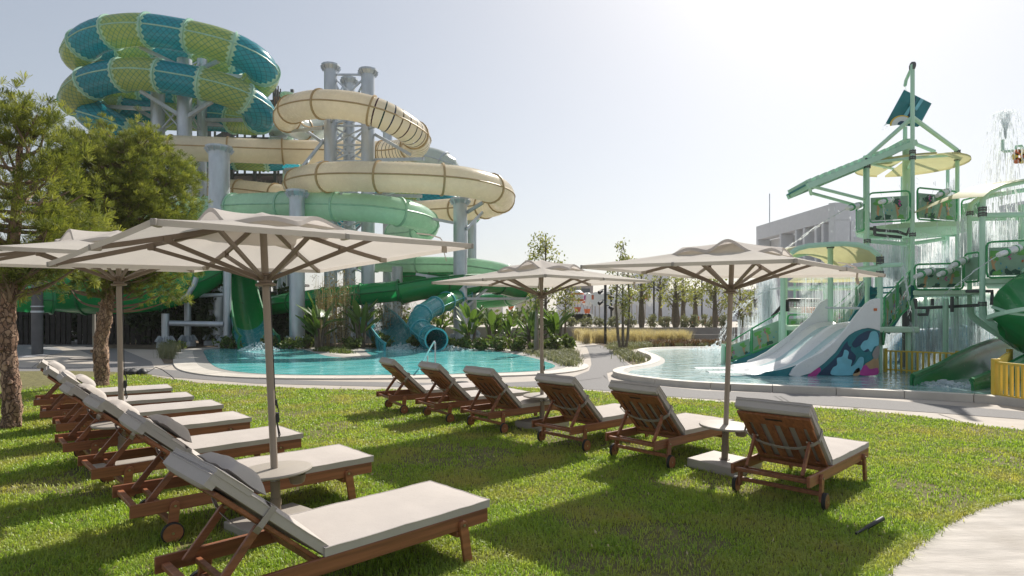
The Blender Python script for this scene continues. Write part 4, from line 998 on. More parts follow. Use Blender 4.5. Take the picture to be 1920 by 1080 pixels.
# green flume exit, green tube, blue tube
slide('green_exit_flume', 'open green flume spilling into the pool between the yellow fences', [P(1990,640,17.5), P(1920,655,16.2), P(1865,676,15.2), P(1822,698,14.4), P(1790,712,13.9), P(1765,722,13.5)], .82, 1.0, [K['vivid']], K['vivid_seam'], arc=(R(-195), R(15)), taper=(1.0,.72), flange=.03)
slide('green_tube_slide', 'fat glossy green tube slide bulging in at the right edge', [P(2060,505,17), P(1985,540,15.6), P(1936,572,14.8), P(1932,590,14.6), P(1965,620,15), P(2040,640,16)], .74, 1.5, [K['vivid']], K['mint'], flange=.09)
slide('blue_tube_slide', 'pale blue tube lying low in the mist under the lower deck', [P(1688,676,21.2), P(1690,655,20.8), P(1705,641,20.4), P(1740,638,20.2), P(1800,636,20), P(1870,634,20), P(1960,640,20)], .40, 1.3, [K['lane_blue']], K['bluetube'], special={0: K['bluetube'], 1: K['bluetube']})
slide('pale_dish', 'pale mint shell of a bowl slide behind the water curtains', [P(1715,600,24), P(1760,588,24), P(1830,586,24), P(1920,596,24)], .8, 2, [K['mint_light']], K['pale_seam'])
# ------------------------------------------------------------------ sun loungers
LL, LW = 1.93, .70
HX = .66 - LL/2                       # hinge of the backrest; x runs from the wheels (-) to the feet (+)
BA = R(41)
def make_lounger(pillow):
    t = thing('sun_lounger', 'x', 'sun lounger', (0,0,0))
    W = K['wood']; x0, x1 = -LL/2, LL/2
    def bx(nm, c, s, rot=None, m=W, par=t, bv=.004):
        b = MB(); b.box(c, s, rot); return b.build(nm, m, par, bevel=bv)
    for sy in (-1, 1): bx('side_rail', (0, sy*.335, .272), (LL, .026, .095))
    bx('foot_rail', (x1-.014, 0, .275), (.026, .64, .085)); bx('rear_bar', (x0+.05, 0, .268), (.045, .64, .032)); bx('ratchet_bar', (x0+.22, 0, .252), (.035, .64, .03))
    bx('lower_bar', (x0+.27, 0, .135), (.045, .70, .035)); bx('hinge_bar', (HX+.02, 0, .272), (.04, .64, .035)); bx('foot_bar', (x1-.27, 0, .20), (.035, .70, .04))
    for k in range(8):
        bx('seat_slat', (HX+.10 + k*(x1-HX-.16)/7, 0, .312), (.085, .64, .016))
    for sy in (-1, 1):
        b = MB(); pl = [(-.035,-.02),(.035,-.02),(.035,.26),(.025,.285),(0,.297),(-.025,.285),(-.035,.26)]
        lean = Vector((-.16, 0, 1)).normalized()
        b.prism(pl, (x1-.20, sy*.362-.013, 0.0), (1,0,0), lean, (0,1,0), .026); l = b.build('foot_leg', W, t, bevel=.003)
        b = MB(); b.lathe([(.009,-.004),(.009,.004)], 8, (x1-.245, sy*.379, .262), Matrix.Rotation(PI/2, 3, 'X')); b.build('bolt', K['steel_bolt'], l)
        b = MB(); pl = [(-.035,0),(.035,0),(.035,.20),(.025,.225),(0,.237),(-.025,.225),(-.035,.20)]
        b.prism(pl, (x0+.265, sy*.362-.013, .07), (1,0,0), Vector((.10,0,1)).normalized(), (0,1,0), .026); l = b.build('wheel_leg', W, t, bevel=.003)
        b = MB(); b.lathe([(.009,-.004),(.009,.004)], 8, (x0+.285, sy*.379, .268), Matrix.Rotation(PI/2, 3, 'X')); b.build('bolt', K['steel_bolt'], l)
        rx_ = Matrix.Rotation(PI/2, 3, 'X')
        b = MB(); b.lathe([(.069,-.018),(.069,.018)], 24, (x0+.262, sy*.398, .078), rx_); wh = b.build('wheel', W, t, smooth=True, bevel=.003)
        b = MB(); b.lathe([(.069,-.017),(.077,-.015),(.078,.0),(.077,.015),(.069,.017),(.0665,0),(.069,-.017)], 24, (x0+.262, sy*.398, .078), rx_, cap=False); b.build('tyre', K['rubber'], wh, smooth=True)
        b = MB(); b.lathe([(.010,-.022),(.010,.022)], 8, (x0+.262, sy*.398, .078), rx_); b.build('axle_bolt', K['steel_bolt'], wh)
    # backrest frame: s runs up the back, n is the side the sitter leans on
    ds = Vector((-math.cos(BA), 0, math.sin(BA))); dn = Vector((math.sin(BA), 0, math.cos(BA))); h0 = Vector((HX, 0, .305))
    rot = Matrix((ds, Vector((0,1,0)), dn)).transposed()
    def q(s, y, n): return h0 + ds*s + Vector((0,y,0)) + dn*n
    for sy in (-1, 1): bx('back_stile', q(.37, sy*.285, 0), (.74, .055, .024), rot)
    hb = bx('headboard', q(.675, 0, -.003), (.15, .65, .026), rot)
    bx('handle_slot_shade', q(.69, 0, -.0165), (.022, .15, .003), rot, K['rubber'], hb, 0)  # black strip on the board stands in for shade inside the recess
    bx('back_foot', q(.03, 0, -.002), (.06, .62, .024), rot)
    for y in (-.19, -.0633, .0633, .19): bx('back_slat', q(.33, y, -.001), (.56, .072, .018), rot)
    for sy in (-1, 1):
        b = MB(); b.bar(q(.40, sy*.245, -.02), (x0+.13, sy*.245, .285), .024, .045); pr_ = b.build('prop', W, t, bevel=.003)
        b = MB(); b.lathe([(.009,-.03),(.009,.03)], 8, q(.40, sy*.245, -.02), Matrix.Rotation(PI/2, 3, 'X')); b.build('bolt', K['steel_bolt'], pr_)
    # cushions
    def pad(nm, c, s, rt, bulge, m=K['cloth']):
        b = MB(); nx, ny = max(3, int(s[0]/.09)), 7; c = Vector(c); vs = []; rs = random.Random(len(nm))
        for sgn in (1, -1):
            for i in range(nx+1):
                for j in range(ny+1):
                    u, v = 2*i/nx-1, 2*j/ny-1
                    e = (1-u**8)*(1-v**8); z = sgn*(s[2]/2*(.62+.38*e)) + (bulge*(1-u*u)*(1-v*v)*sgn if sgn > 0 else 0) + (rs.uniform(-.0025,.0025) if sgn > 0 else 0)
                    k = 1-.012*(1-abs(u)**3*0)
                    p = Vector((u*s[0]/2, v*s[1]/2, z)); vs.append(c + (rt @ p if rt else p))
        o_ = (nx+1)*(ny+1); fs = []
        for i in range(nx):
            for j in range(ny):
                a = i*(ny+1)+j; fs.append((a, a+ny+1, a+ny+2, a+1)); fs.append((o_+a, o_+a+1, o_+a+ny+2, o_+a+ny+1))
        per = [(i, 0) for i in range(nx)] + [(nx, j) for j in range(ny)] + [(i, ny) for i in range(nx, 0, -1)] + [(0, j) for j in range(ny, 0, -1)]
        ix = [i*(ny+1)+j for i, j in per]
        for k in range(len(ix)): a, d = ix[k], ix[(k+1) % len(ix)]; fs.append((a, d, o_+d, o_+a))
        b.add(vs, fs); o = b.build(nm, m, t, smooth=True, ang=55)
        pb = MB(); pts = [vs[i].copy() for i in ix] + [vs[ix[0]].copy()]
        pb.tube(pts, .0045, 5, cap=False); pb.build('piping', m, o, smooth=True)
        return o
    pad('seat_cushion', ((HX+x1)/2 + .02, 0, .346), (x1-HX-.0, .69, .080), None, .012)
    bc_ = pad('back_cushion', q(.40, 0, .058), (.84, .66, .082), rot, .016)
    pad('cushion_flap', q(.705, 0, .089), (.23, .668, .046), rot, .004)
    pad('cushion_top', q(.80, 0, .035), (.055, .655, .10), rot, .0)
    b = MB(); sp = []
    for k in range(13):
        v = -1 + 2*k/12; sp.append(q(.44 - .10*(1-v*v), v*.335, -.018 - .055*(1-v**4)))
    for a, c in zip(sp[:-1], sp[1:]): b.bar(a, c, .004, .036, up=tuple(ds))
    for sy in (-1, 1): b.bar(q(.44, sy*.337, -.02), q(.44, sy*.339, .10), .036, .004, up=(0,1,0))
    b.bar(q(.44, -.335, .105), q(.44, .335, .105), .036, .004, up=tuple(dn))
    b.build('strap', K['strap'], t)
    if pillow:
        b = MB(); vs = []; fs = []; nu, nv = 14, 10; c = q(.60, 0, .128)
        for sgn in (1, -1):
            for i in range(nu+1):
                for j in range(nv+1):
                    u, v = 2*i/nu-1, 2*j/nv-1
                    z = (.075 if sgn > 0 else -.016)*((1-u**4)*(1-v**4))**.55
                    pin = 1 - .07*(1-abs(u))*abs(v)**3; pin2 = 1 - .05*(1-abs(v))*abs(u)**3
                    vs.append(c + rot @ Vector((v*.135*pin, u*.235*pin2, z + .004*math.sin(7*u+3*v))))
        o_ = (nu+1)*(nv+1)
        for i in range(nu):
            for j in range(nv):
                a = i*(nv+1)+j; fs.append((a, a+1, a+nv+2, a+nv+1)); fs.append((o_+a, o_+a+nv+1, o_+a+nv+2, o_+a+1))
        b.add(vs, fs); b.build('pillow', K['cloth'], t, smooth=True, ang=80)
    return t
def place_lounger(o, corner, ang, sx=1.0, z=0):
    u = Vector((math.cos(ang), math.sin(ang), 0)); n_ = Vector((-u.y, u.x, 0))
    o.scale = (sx, 1, 1); o.rotation_euler = (0, 0, ang); c = Vector((corner[0], corner[1], 0)) + u*(LL*sx/2) + n_*(.348)
    o.location = (c.x, c.y, z)
ds_back = Vector((-math.cos(BA), 0, math.sin(BA)))
protoL = make_lounger(True)
left = [((-1.535,2.975),45,'nearest sun lounger, in the left foreground, its seat toward the camera'),
        ((-2.73,4.376),43,'second nearest lounger of the left row, beside the round parasol table'),
        ((-3.71,5.40),43,'third lounger of the left row, behind the parasol with the round table'),
        ((-4.74,6.46),43,'fourth lounger of the left row, counted from the camera'),
        ((-5.66,7.60),39,'fifth lounger of the left row, just past the second round table'),
        ((-6.62,8.58),38,'last but one lounger of the left row, near the pine trunk'),
        ((-7.6,9.72),35.5,'farthest lounger of the left row, closest to the pine trunk and path')]
for i, (c, a, lb) in enumerate(left):
    o = protoL if i == 0 else copy_tree(protoL)
    place_lounger(o, c, R(a) + R((0,-.9,.7,-.4,1.1,-.8,.5)[i]))
    for ch in o.children:
        if ch.name.startswith('pillow') and i:
            ch.location = Vector((.02*math.sin(i*2.1), .035*math.sin(i*1.7), .0)) - ds_back*(.03*(i % 3)); ch.rotation_euler = (0, 0, R(3.5*math.sin(i*2.7)))
    tag(o, lb, 'sun lounger', 'wooden loungers with pillows in the left row')
protoR = make_lounger(False)
right = [((2.50,5.14),44.5,.84,'rightmost sun lounger, its slatted back to the camera beside the slab base'),
         ((1.53,6.55),41,.84,'second lounger from the right, left of the third parasol table'),
         ((.707,7.38),41,.86,'third lounger from the right, right of the middle parasol base'),
         ((-.32,8.50),40,.88,'fourth lounger from the right, left of the middle parasol base'),
         ((-1.18,9.33),34,.92,'second lounger from the left in the right row, in front of the pool rail'),
         ((-2.05,10.20),30,.94,'farthest lounger of the right row, at its left end near the pool')]
for i, (c, a, sx, lb) in enumerate(right):
    o = protoR if i == 0 else copy_tree(protoR)
    place_lounger(o, c, R(a), sx); tag(o, lb, 'sun lounger', 'wooden loungers without pillows in the right row')

# ------------------------------------------------------------------ parasols
UA, RIM, HUB = 1.165, 2.18, 1.965
def make_parasol():
    t = thing('parasol', 'x', 'parasol', (0,0,0))
    T = K['taupe']
    b = MB(); b.box((0,0,.05), (.58,.58,.10)); b.build('base_slab', K['taupe_light'], t, bevel=.008)
    b = MB(); b.lathe([(.055,.10),(.055,.11),(.036,.112),(.036,.42)], 14); b.build('sleeve', T, t, smooth=True)
    b = MB(); b.lathe([(.042,.20),(.042,.25)], 14); b.build('collar', T, t, smooth=True)
    b = MB(); b.tube([(0,0,.30),(0,0,2.42)], .0275, 14); b.build('pole', K['pole'], t, smooth=True)
    b = MB(); b.lathe([(.0,.452),(.255,.452),(.278,.458),(.284,.468),(.280,.480),(.262,.486),(.0,.488)], 36, cap=False); tt = b.build('table_top', K['taupe_light'], t, smooth=True)
    b = MB(); b.lathe([(.03,.39),(.036,.392),(.036,.452)], 14); b.build('table_clamp', K['white_fg'], tt, smooth=True)
    b = MB(); b.lathe([(.0,.375),(.035,.375),(.052,.385),(.064,.42),(.066,.448),(.058,.448),(.055,.42)], 18, (.125,-.115,-.02), cap=False); b.build('ash_cup', T, tt, smooth=True)
    b = MB(); b.lathe([(.028,HUB-.05),(.075,HUB-.045),(.078,HUB-.03),(.05,HUB-.02),(.055,HUB+.03),(.07,HUB+.035),(.06,HUB+.05),(.03,HUB+.055)], 16); b.build('hub', T, t, smooth=True)
    top = 2.47
    za = top - RIM
    def zc(u): return RIM + za*(1-u) - .02*math.sin(PI*u)       # rib profile, u = 0 at the apex and 1 at the rim
    for k in range(8):
        a = PI/4*k; L = UA/max(abs(math.cos(a)), abs(math.sin(a))); d = Vector((math.cos(a), math.sin(a), 0))
        b = MB()
        us = [.05,.3,.55,.8,.985]
        for u0, u1 in zip(us[:-1], us[1:]): b.bar(d*L*u0 + Vector((0,0,zc(u0)-.022)), d*L*u1 + Vector((0,0,zc(u1)-.022)), .020, .034)
        rb = b.build('rib', T, t)
        e = d*L*.985 + Vector((0,0,zc(.985)-.020))
        b = MB(); b.bar(e - d*.05, e + d*.022, .030, .040); b.build('end_cap', K['taupe_light'], rb, bevel=.004)
        um = .52 if k % 2 else .60
        b = MB(); b.bar(d*.05 + Vector((0,0,HUB+.01)), d*L*um + Vector((0,0,zc(um)-.045)), .020, .030); st = b.build('strut', T, t)
        b = MB(); b.box(d*L*um + Vector((0,0,zc(um)-.035)), (.05,.036,.05), rotz(a)); b.build('hinge', T, st)
    # canopy cloth: eight panels, sagging a little between the ribs
    b = MB(); na, nr_ = 64, 12; vs = []
    def cl(i, j):
        a = 2*PI*i/na; u = j/nr_; L = UA/max(abs(math.cos(a)), abs(math.sin(a)))
        ph = (i % 8)/8; sag = .012*math.sin(PI*ph)*math.sin(PI*min(1, u*1.02))*(1+.3*math.sin(i*1.7))
        rr = L*u*(1 - .008*math.sin(PI*ph)*u)
        return Vector((math.cos(a)*rr, math.sin(a)*rr, zc(u) - sag))
    for j in range(1, nr_+1):
        for i in range(na): vs.append(cl(i, j))
    for i in range(na): p = cl(i, nr_); vs.append(p + Vector((0,0,-.035)) - Vector((p.x,p.y,0))*.004)
    fs = [(j*na+i, j*na+(i+1) % na, (j+1)*na+(i+1) % na, (j+1)*na+i) for j in range(nr_) for i in range(na)]
    vs.append(Vector((0,0,top))); fs += [(len(vs)-1, (i+1) % na, i) for i in range(na)]
    b.add(vs, [f[::-1] for f in fs]); b.build('canopy', K['canopy'], t, smooth=True, ang=35)
    # wind vent: a smaller cap whose hem billows between the ribs
    b = MB(); na, nr_ = 96, 7; vs = []; rs = random.Random(5); amp = [.10,.03,.085,.04,.115,.03,.07,.05]
    for j in range(1, nr_+1):
        for i in range(na):
            a = 2*PI*i/na; u = j/nr_; L = .54/max(abs(math.cos(a)), abs(math.sin(a)))**.7
            k = int(i/12) % 8; ph = (i % 12)/12
            z = zc(L*u/UA*.9) + .022 - .0*u + amp[k]*math.sin(PI*ph)**1.5*u**1.4
            rr = L*u*(1-.10*math.sin(PI*ph)*u*(amp[k] > .05))
            vs.append(Vector((math.cos(a)*rr, math.sin(a)*rr, z)))
    for i in range(na): p = vs[(nr_-1)*na+i]; vs.append(p*1.015 + Vector((0,0,-.034-.035)))
    fs = [(j*na+i, (j+1)*na+i, (j+1)*na+(i+1) % na, j*na+(i+1) % na) for j in range(nr_) for i in range(na)]
    vs.append(Vector((0,0,top+.03))); fs += [(len(vs)-1, i, (i+1) % na) for i in range(na)]
    b.add(vs, fs); b.build('vent_cap', K['canopy'], t, smooth=True, ang=60)
    # furling strap at one corner, cord and cleat on the pole
    b = MB(); a = -PI/4*.9; d = Vector((math.cos(a), math.sin(a), 0)); e = d*UA*1.16
    sp = [e - d*.16 + Vector((0,0,.075)), e - d*.05 + Vector((0,0,.060)), e + d*.03 + Vector((0,0,.03)), e + d*.06 + Vector((0,0,-.02)), e + d*.055 + Vector((0,0,-.09)), e + d*.07 + Vector((0,0,-.16))]
    sp = [p + Vector((0,0,zc(.82))) for p in sp]
    for p0, p1 in zip(sp[:-1], sp[1:]): b.bar(p0, p1, .055, .004)
    b.build('furling_strap', K['canopy'], t)
    b = MB(); b.tube([(.036,-.004,HUB-.05),(.034,.0,1.5),(.036,.002,1.02),(.045,.0,.95)], .004, 5)
    b.tube([(.034,0,1.02),(.055,.004,.96),(.058,0,.86),(.045,-.006,.84),(.035,.0,.9),(.05,.006,.8),(.062,.004,.74),(.05,0,.72),(.036,0,.86)], .005, 5); b.build('cord', K['black'], t)
    b = MB(); b.box((.038,0,1.0), (.02,.02,.05)); b.box((.038,0,.88), (.03,.035,.08)); b.build('cleat', K['black'], t, bevel=.004)
    return t
def place_parasol(o, foot, yaw, tx, ty, s=1.0):
    up = Vector((-tx, -ty, 1)).normalized()
    q = Vector((0,0,1)).rotation_difference(up) @ Matrix.Rotation(yaw, 3, 'Z').to_quaternion()
    o.rotation_euler = q.to_euler(); o.location = (foot[0], foot[1], -.004); o.scale = (1, 1, s)
protoU = make_parasol()
for i, (ft, yw, tx, ty, s, lb) in enumerate([((-1.84,4.80),48,.05,-.007,1.0,'front parasol with round table, shading the nearest loungers on the left'),
     ((.45,9.15),44,.005,.0,1.0,'middle parasol standing in front of the pool and its handrail'),
     ((2.33,6.72),43,-.03,.018,1.0,'right parasol with slab base between the two rightmost loungers'),
     ((-4.29,6.74),46,.012,.01,1.045,'far left parasol half hidden behind the front one, beside the pine')]):
    o = protoU if i == 0 else copy_tree(protoU)
    place_parasol(o, ft, R(yw), tx, ty, s); tag(o, lb, 'parasol', 'square greige parasols on the lawn')

# ------------------------------------------------------------------ small things on the lawn
sp = thing('garden_spotlight', 'small black spike spotlight lying in the grass at lower right', 'spotlight', tuple(G(1628,1000)))
b = MB(); p = G(1605,1008) + Vector((0,0,.03)); q_ = G(1655,985) + Vector((0,0,.055)); b.tube([p, p.lerp(q_,.35), p.lerp(q_,.38), q_], [.009,.010,.016,.019], 10); b.build('lamp_barrel', K['black'], sp, world=True, smooth=True)
b = MB(); b.tube([p.lerp(q_,.5), G(1622,1003)], .008, 6); b.build('spike', K['black'], sp, world=True)
bg_ = thing('cable_bundle', 'crumpled black cover with cable on the grass beside the pine', 'cable bundle', tuple(G(255,701)))
b = MB(); c = G(253,702)
for k in range(7): b.lathe([(.02,0),(.14-.01*k,.03),(.12,.10),(.03,.17)], 9, c + Vector((random.uniform(-.22,.22), random.uniform(-.15,.15), 0)))
b.build('cover', K['black'], bg_, world=True, smooth=True)
b = MB(); b.tube([c, G(280,705)+Vector((0,0,.12)), G(292,702)+Vector((0,0,.20)), G(305,703)+Vector((0,0,.14)), G(322,708)+Vector((0,0,.03)), G(328,712)], .012, 5); b.build('cable', K['black'], bg_, world=True)
b = MB(); b.lathe([(.16,0),(.17,.05),(.15,.08),(.0,.085)], 14, G(866,722)); tag(b.build('ground_light', K['black'], smooth=True), 'squat black round fitting on the path behind a lounger', 'ground light')
b = MB(); b.lathe([(.6,.0),(.6,.03),(.5,.045),(0,.045)], 20, G(165,672)); tag(b.build('drain_cover', K['cream_pave'], smooth=True), 'round flush cover on the pale concrete beside the pine', 'drain cover')
import mathutils.noise as mnoise
# ------------------------------------------------------------------ trees and plants
def leaf_quads(cen, size, aspect=.5, up=.0, jit=.35):
    """one bent diamond leaf at every centre: returns vertices and quad indices"""
    n = len(cen)
    d = rng.normal(size=(n,3)); d[:,2] += up; d /= np.linalg.norm(d, axis=1)[:,None]
    e = rng.normal(size=(n,3)); e -= d*(e*d).sum(1)[:,None]; e /= np.linalg.norm(e, axis=1)[:,None]
    s = size*(1 + jit*rng.uniform(-1, 1, n))[:,None]
    v = np.stack([cen - d*s*.5, cen + e*s*aspect*.5, cen + d*s*.5, cen - e*s*aspect*.5], 1).reshape(-1,3)
    return v, np.arange(4*n).reshape(n,4)
def clump_points(n, c, rad, nc, cr, hollow=.5, flat=1.0):
    """n points gathered in nc clumps inside an ellipsoid, so that gaps stay open"""
    d = rng.normal(size=(nc,3)); d /= np.linalg.norm(d, axis=1)[:,None]
    k = d*(hollow + (1-hollow)*rng.uniform(0,1,nc)**.6)[:,None]
    k = np.asarray(c) + k*np.asarray(rad)
    i = rng.integers(0, nc, n)
    return k[i] + rng.normal(size=(n,3))*cr*np.array([1,1,flat]), k
def tree(label, px, base_y, D, z0, top_y, wpx, cy, m, n, leafsize, name='tree', group=None, tr=.07, lean=0, nc=40, trunk_m=None, swell=1.0, stems=1, cr=.22):
    x = P(px,0,D).x; zt = P(px, top_y, D).z; zc_ = P(px, cy, D).z; hw = wpx/2*D/F
    t = thing(name, label, 'tree', (x, D, z0), group=group)
    pts, ks = clump_points(n, (x + lean, D, (zt+zc_)/2), (hw, hw, (zt-zc_)/2), nc, cr*hw*1.0)
    for s in range(stems):
        ox = (s-(stems-1)/2)*.22
        b = MB(); h_ = zt - z0
        b.tube([(x+ox*.4, D, z0-.1), (x+ox+lean*.1, D, z0+h_*.12), (x+ox*1.4+lean*.3, D+.05, z0+h_*.4), (x+ox+lean*.8, D, z0+h_*.75), (x+lean, D, zt-.1)], [tr*1.2, tr*swell*1.15, tr*swell*.8, tr*.45, tr*.15], 8)
        b.build('trunk', trunk_m or K['trunk'], t, world=True, smooth=True)
    b = MB()
    for k in ks[:26]:
        zz = max(z0+.3, k[2]-hw*.7); b.tube([(x + lean*.5, D, min(zz, zt-.3)), tuple((np.array([x+lean*.7, D, zz])+k)/2 + np.array([0,0,-.05])), tuple(k)], [tr*.3, tr*.2, tr*.08], 4, cap=False)
    b.build('limbs', trunk_m or K['trunk'], t, world=True)
    v, f = leaf_quads(pts, leafsize, .5); bulk('crown', v, f, 4, m, t, off=(x, D, z0))
    return t
def bush(label, px, base_y, D, wpx, hpx, m, n, ls, z0=0, name='bush', group=None, cat='bush', up=.3, asp=.5):
    x = P(px,0,D).x; hw = wpx/2*D/F; h_ = hpx*D/F
    t = thing(name, label, cat, (x, D, z0), group=group)
    pts, ks = clump_points(n, (x, D, z0 + h_*.5), (hw*.85, min(hw, .9), h_*.5), 26, .16*min(hw, h_), .35)
    pts[:,2] = np.maximum(pts[:,2], z0+.03)
    v, f = leaf_quads(pts, ls, asp, up); bulk('foliage', v, f, 4, m, t, off=(x, D, z0))
    b = MB()
    for k in ks[:9]: b.tube([(x + (k[0]-x)*.2, D, z0-.05), tuple(k)], .014, 4, cap=False)
    b.build('stems', K['twig'], t, world=True)
    return t
# --- two pines
def pine(label, base, trunk_pts, radii, cen, rad, nclump, ntuft, seed, extra=()):
    global rng
    rng = np.random.default_rng(seed); rs = random.Random(seed)
    t = thing('pine_tree', label, 'pine tree', tuple(base))
    b = MB(); path, _l = resample(catmull(trunk_pts, 12), 70); n_ = len(path)
    rr = [np.interp(i/(n_-1)*(len(radii)-1), range(len(radii)), radii)*(1+.05*math.sin(i*.55+seed)+.04*math.sin(i*1.3)) for i in range(n_)]
    b.tube(path, rr, 28)
    vv = []
    for q_ in b.v:                       # plated bark: vertical ridges broken by cross cracks
        p = Vector(q_); i = min(range(n_), key=lambda k: abs(path[k].z - p.z)); d = p - path[i]; d.z = 0
        k = mnoise.noise(Vector((p.x*16, p.y*16, p.z*5))) + .6*mnoise.noise(Vector((p.x*34, p.y*34, p.z*12)))
        vv.append(tuple(p + d*(.20*k)))
    b.v = vv; b.build('trunk', K['bark'], t, world=True, smooth=True, ang=60)
    for k in range(7):
        i = int(n_*(.12 + .05*k)); p = path[i]; a = rs.uniform(PI, 2*PI); d = Vector((math.cos(a), math.sin(a), .2))
        b = MB(); b.tube([p + d*rr[i]*.7, p + d*(rr[i]+.035)], [.045, .03], 8); b.build('branch_stub', K['bark'], t, world=True)
    # clump centres: branch tips
    ks = []
    for _ in range(nclump):
        d = rng.normal(size=3); d /= np.linalg.norm(d); ks.append(np.asarray(cen) + d*np.asarray(rad)*(.35+.65*rng.uniform()**.45))
    ks += [np.asarray(e) for e in extra]; ks = np.array(ks)
    b = MB()
    for k in ks:
        zs = np.array([p.z for p in path]); i = int(np.argmin(np.abs(zs - (k[2]-.45)))); i = max(i, int(n_*.34)); p = path[i]; e = Vector(k)
        m_ = p.lerp(e, .5) + Vector((rs.uniform(-.1,.1), rs.uniform(-.1,.1), -.12)); q_ = catmull([p, m_, e], 4)
        b.tube(q_, [.030*(1-j/len(q_)) + .006 for j in range(len(q_))], 5, cap=False)
    b.build('limbs', K['twig'], t, world=True, smooth=True)
    idx = rng.integers(0, len(ks), ntuft)
    c = ks[idx] + rng.normal(size=(ntuft,3))*np.array([.155,.155,.12])
    out = c - np.asarray(cen); out /= np.linalg.norm(out, axis=1)[:,None] + 1e-9
    ax = out*.7 + rng.normal(size=(ntuft,3))*.35 + np.array([0,0,.55]); ax /= np.linalg.norm(ax, axis=1)[:,None]
    nn = 34; N = ntuft                   # every tuft is one island: needles share the twig end
    d = ax[:,None,:]*.8 + rng.normal(size=(N,nn,3))*.40; d /= np.linalg.norm(d, axis=2)[:,:,None]
    L = rng.uniform(.09,.155,(N,nn,1)); s_ = np.cross(d, rng.normal(size=(N,nn,3))); s_ /= np.linalg.norm(s_, axis=2)[:,:,None]+1e-9
    w_ = .0042
    tip = c[:,None,:] + d*L; v = np.concatenate([c[:,None,:], tip - s_*w_, tip + s_*w_], 1)
    o_ = (np.arange(N)*(1+2*nn))[:,None]; j = np.arange(nn)[None,:]
    f = np.stack([o_ + 0*j, o_+1+j, o_+1+nn+j], 2)
    bulk('needles', v.reshape(-1,3), f, 3, K['needle'], t, off=tuple(base))
    return t
b1 = G(20, 803); b2 = G(191, 723)
D1_, D2_ = b1.y, b2.y
pine('slender pine at the left edge with a bare rough trunk and open top', b1,
     [b1 + Vector((0,0,-.1)), P(22,740,D1_), P(14,650,D1_), P(16,560,D1_), P(22,480,D1_), P(30,400,D1_), P(36,300,D1_), P(44,205,D1_)], [.135,.115,.108,.10,.085,.06,.04,.015],
     tuple(P(30,400,D1_+.3)), (1.32,1.1,1.2), 60, 1500, 21, extra=[tuple(P(x,y,D1_+dy)) for x, y, dy in ((45,190,0),(20,200,.2),(70,215,-.1),(60,250,.1),(10,270,0),(85,240,.2),(100,225,.3),(30,235,-.2),(-10,225,.1),(-30,260,0),(100,280,.1),(75,300,-.2),(110,320,.2),(95,420,0),(110,480,.1),(60,520,0),(20,540,.2),(-20,300,.2),(15,215,.1),(90,360,0),(70,470,.1),(30,500,.0))])
pine('bushy round pine with a thick flaking trunk behind the far left parasol', b2,
     [b2 + Vector((0,0,-.1)), P(191,690,D2_), P(188,650,D2_), P(196,600,D2_), P(205,540,D2_), P(212,470,D2_), P(225,380,D2_), P(235,290,D2_)], [.165,.15,.145,.14,.12,.10,.07,.03],
     tuple(P(222,385,D2_)), (1.72,1.45,1.95), 380, 6800, 22, extra=[tuple(P(x,y,D2_+dy)) for x, y, dy in ((330,560,0),(325,540,.2),(300,530,0),(345,515,.1),(290,555,.1),(110,520,0),(90,500,.2),(130,540,.1),(150,520,-.1),(260,530,0),(320,500,0),(60,520,.2),(235,545,.2),(200,525,-.4),(180,540,-.3),(350,370,0),(345,340,.1))])

# --- banana plants: every leaf an object on shared meshes
def leaf_mesh(L, wd, droop, fold, seed):
    rs = random.Random(seed); n_ = 9; vs = []; fs = []
    for i in range(n_+1):
        u = i/n_; x = L*u; z = -droop*L*u*u; hw = wd/2*math.sin(PI*min(1, (u*.93+.07)))**.6*(1+.12*math.sin(9*u+rs.uniform(0,2)))
        vs += [(x, -hw, z - fold*hw), (x, 0, z), (x, hw, z - fold*hw*.8)]
    for i in range(n_):
        a = 3*i; fs += [(a, a+3, a+4, a+1), (a+1, a+4, a+5, a+2)]
    b = MB(); b.add(vs, fs); return b
LM = []
for k in range(4):
    b = leaf_mesh(1.0, .34 + .05*k, .10 + .10*k, .35, k); o = b.build('leaf', K['leaf_big']); LM.append(o.data); bpy.data.objects.remove(o)
def banana(label, px, base_y, D, hpx, n, seed, group='banana plants along the far pool edge', z0=0):
    rs = random.Random(seed); x = P(px,0,D).x; H_ = hpx*D/F
    t = thing('banana_plant', label, 'plant', (x, D, z0), group=group)
    b = MB()
    for k in range(3): b.tube([(.12*math.cos(k*2), .12*math.sin(k*2), -.05), (.20*math.cos(k*2), .2*math.sin(k*2), H_*.3), (.3*math.cos(k*2), .3*math.sin(k*2), H_*.5)], [.09,.07,.03], 7)
    b.build('stem', K['trunk'], t, smooth=True)
    for k in range(n):
        a = rs.uniform(0, 2*PI); tilt = rs.uniform(.55, 1.45); Ls = H_*rs.uniform(.26, .44)
        o = bpy.data.objects.new('leaf', rs.choice(LM)); C.objects.link(o); o.parent = t
        h_ = H_*rs.uniform(.20, .64)
        o.location = (.18*math.cos(a), .18*math.sin(a), h_); o.rotation_euler = (rs.uniform(-.4,.4), -tilt, a); o.scale = (Ls, Ls*rs.uniform(.6, .95), Ls)
        sb = MB() if False else None
    return t
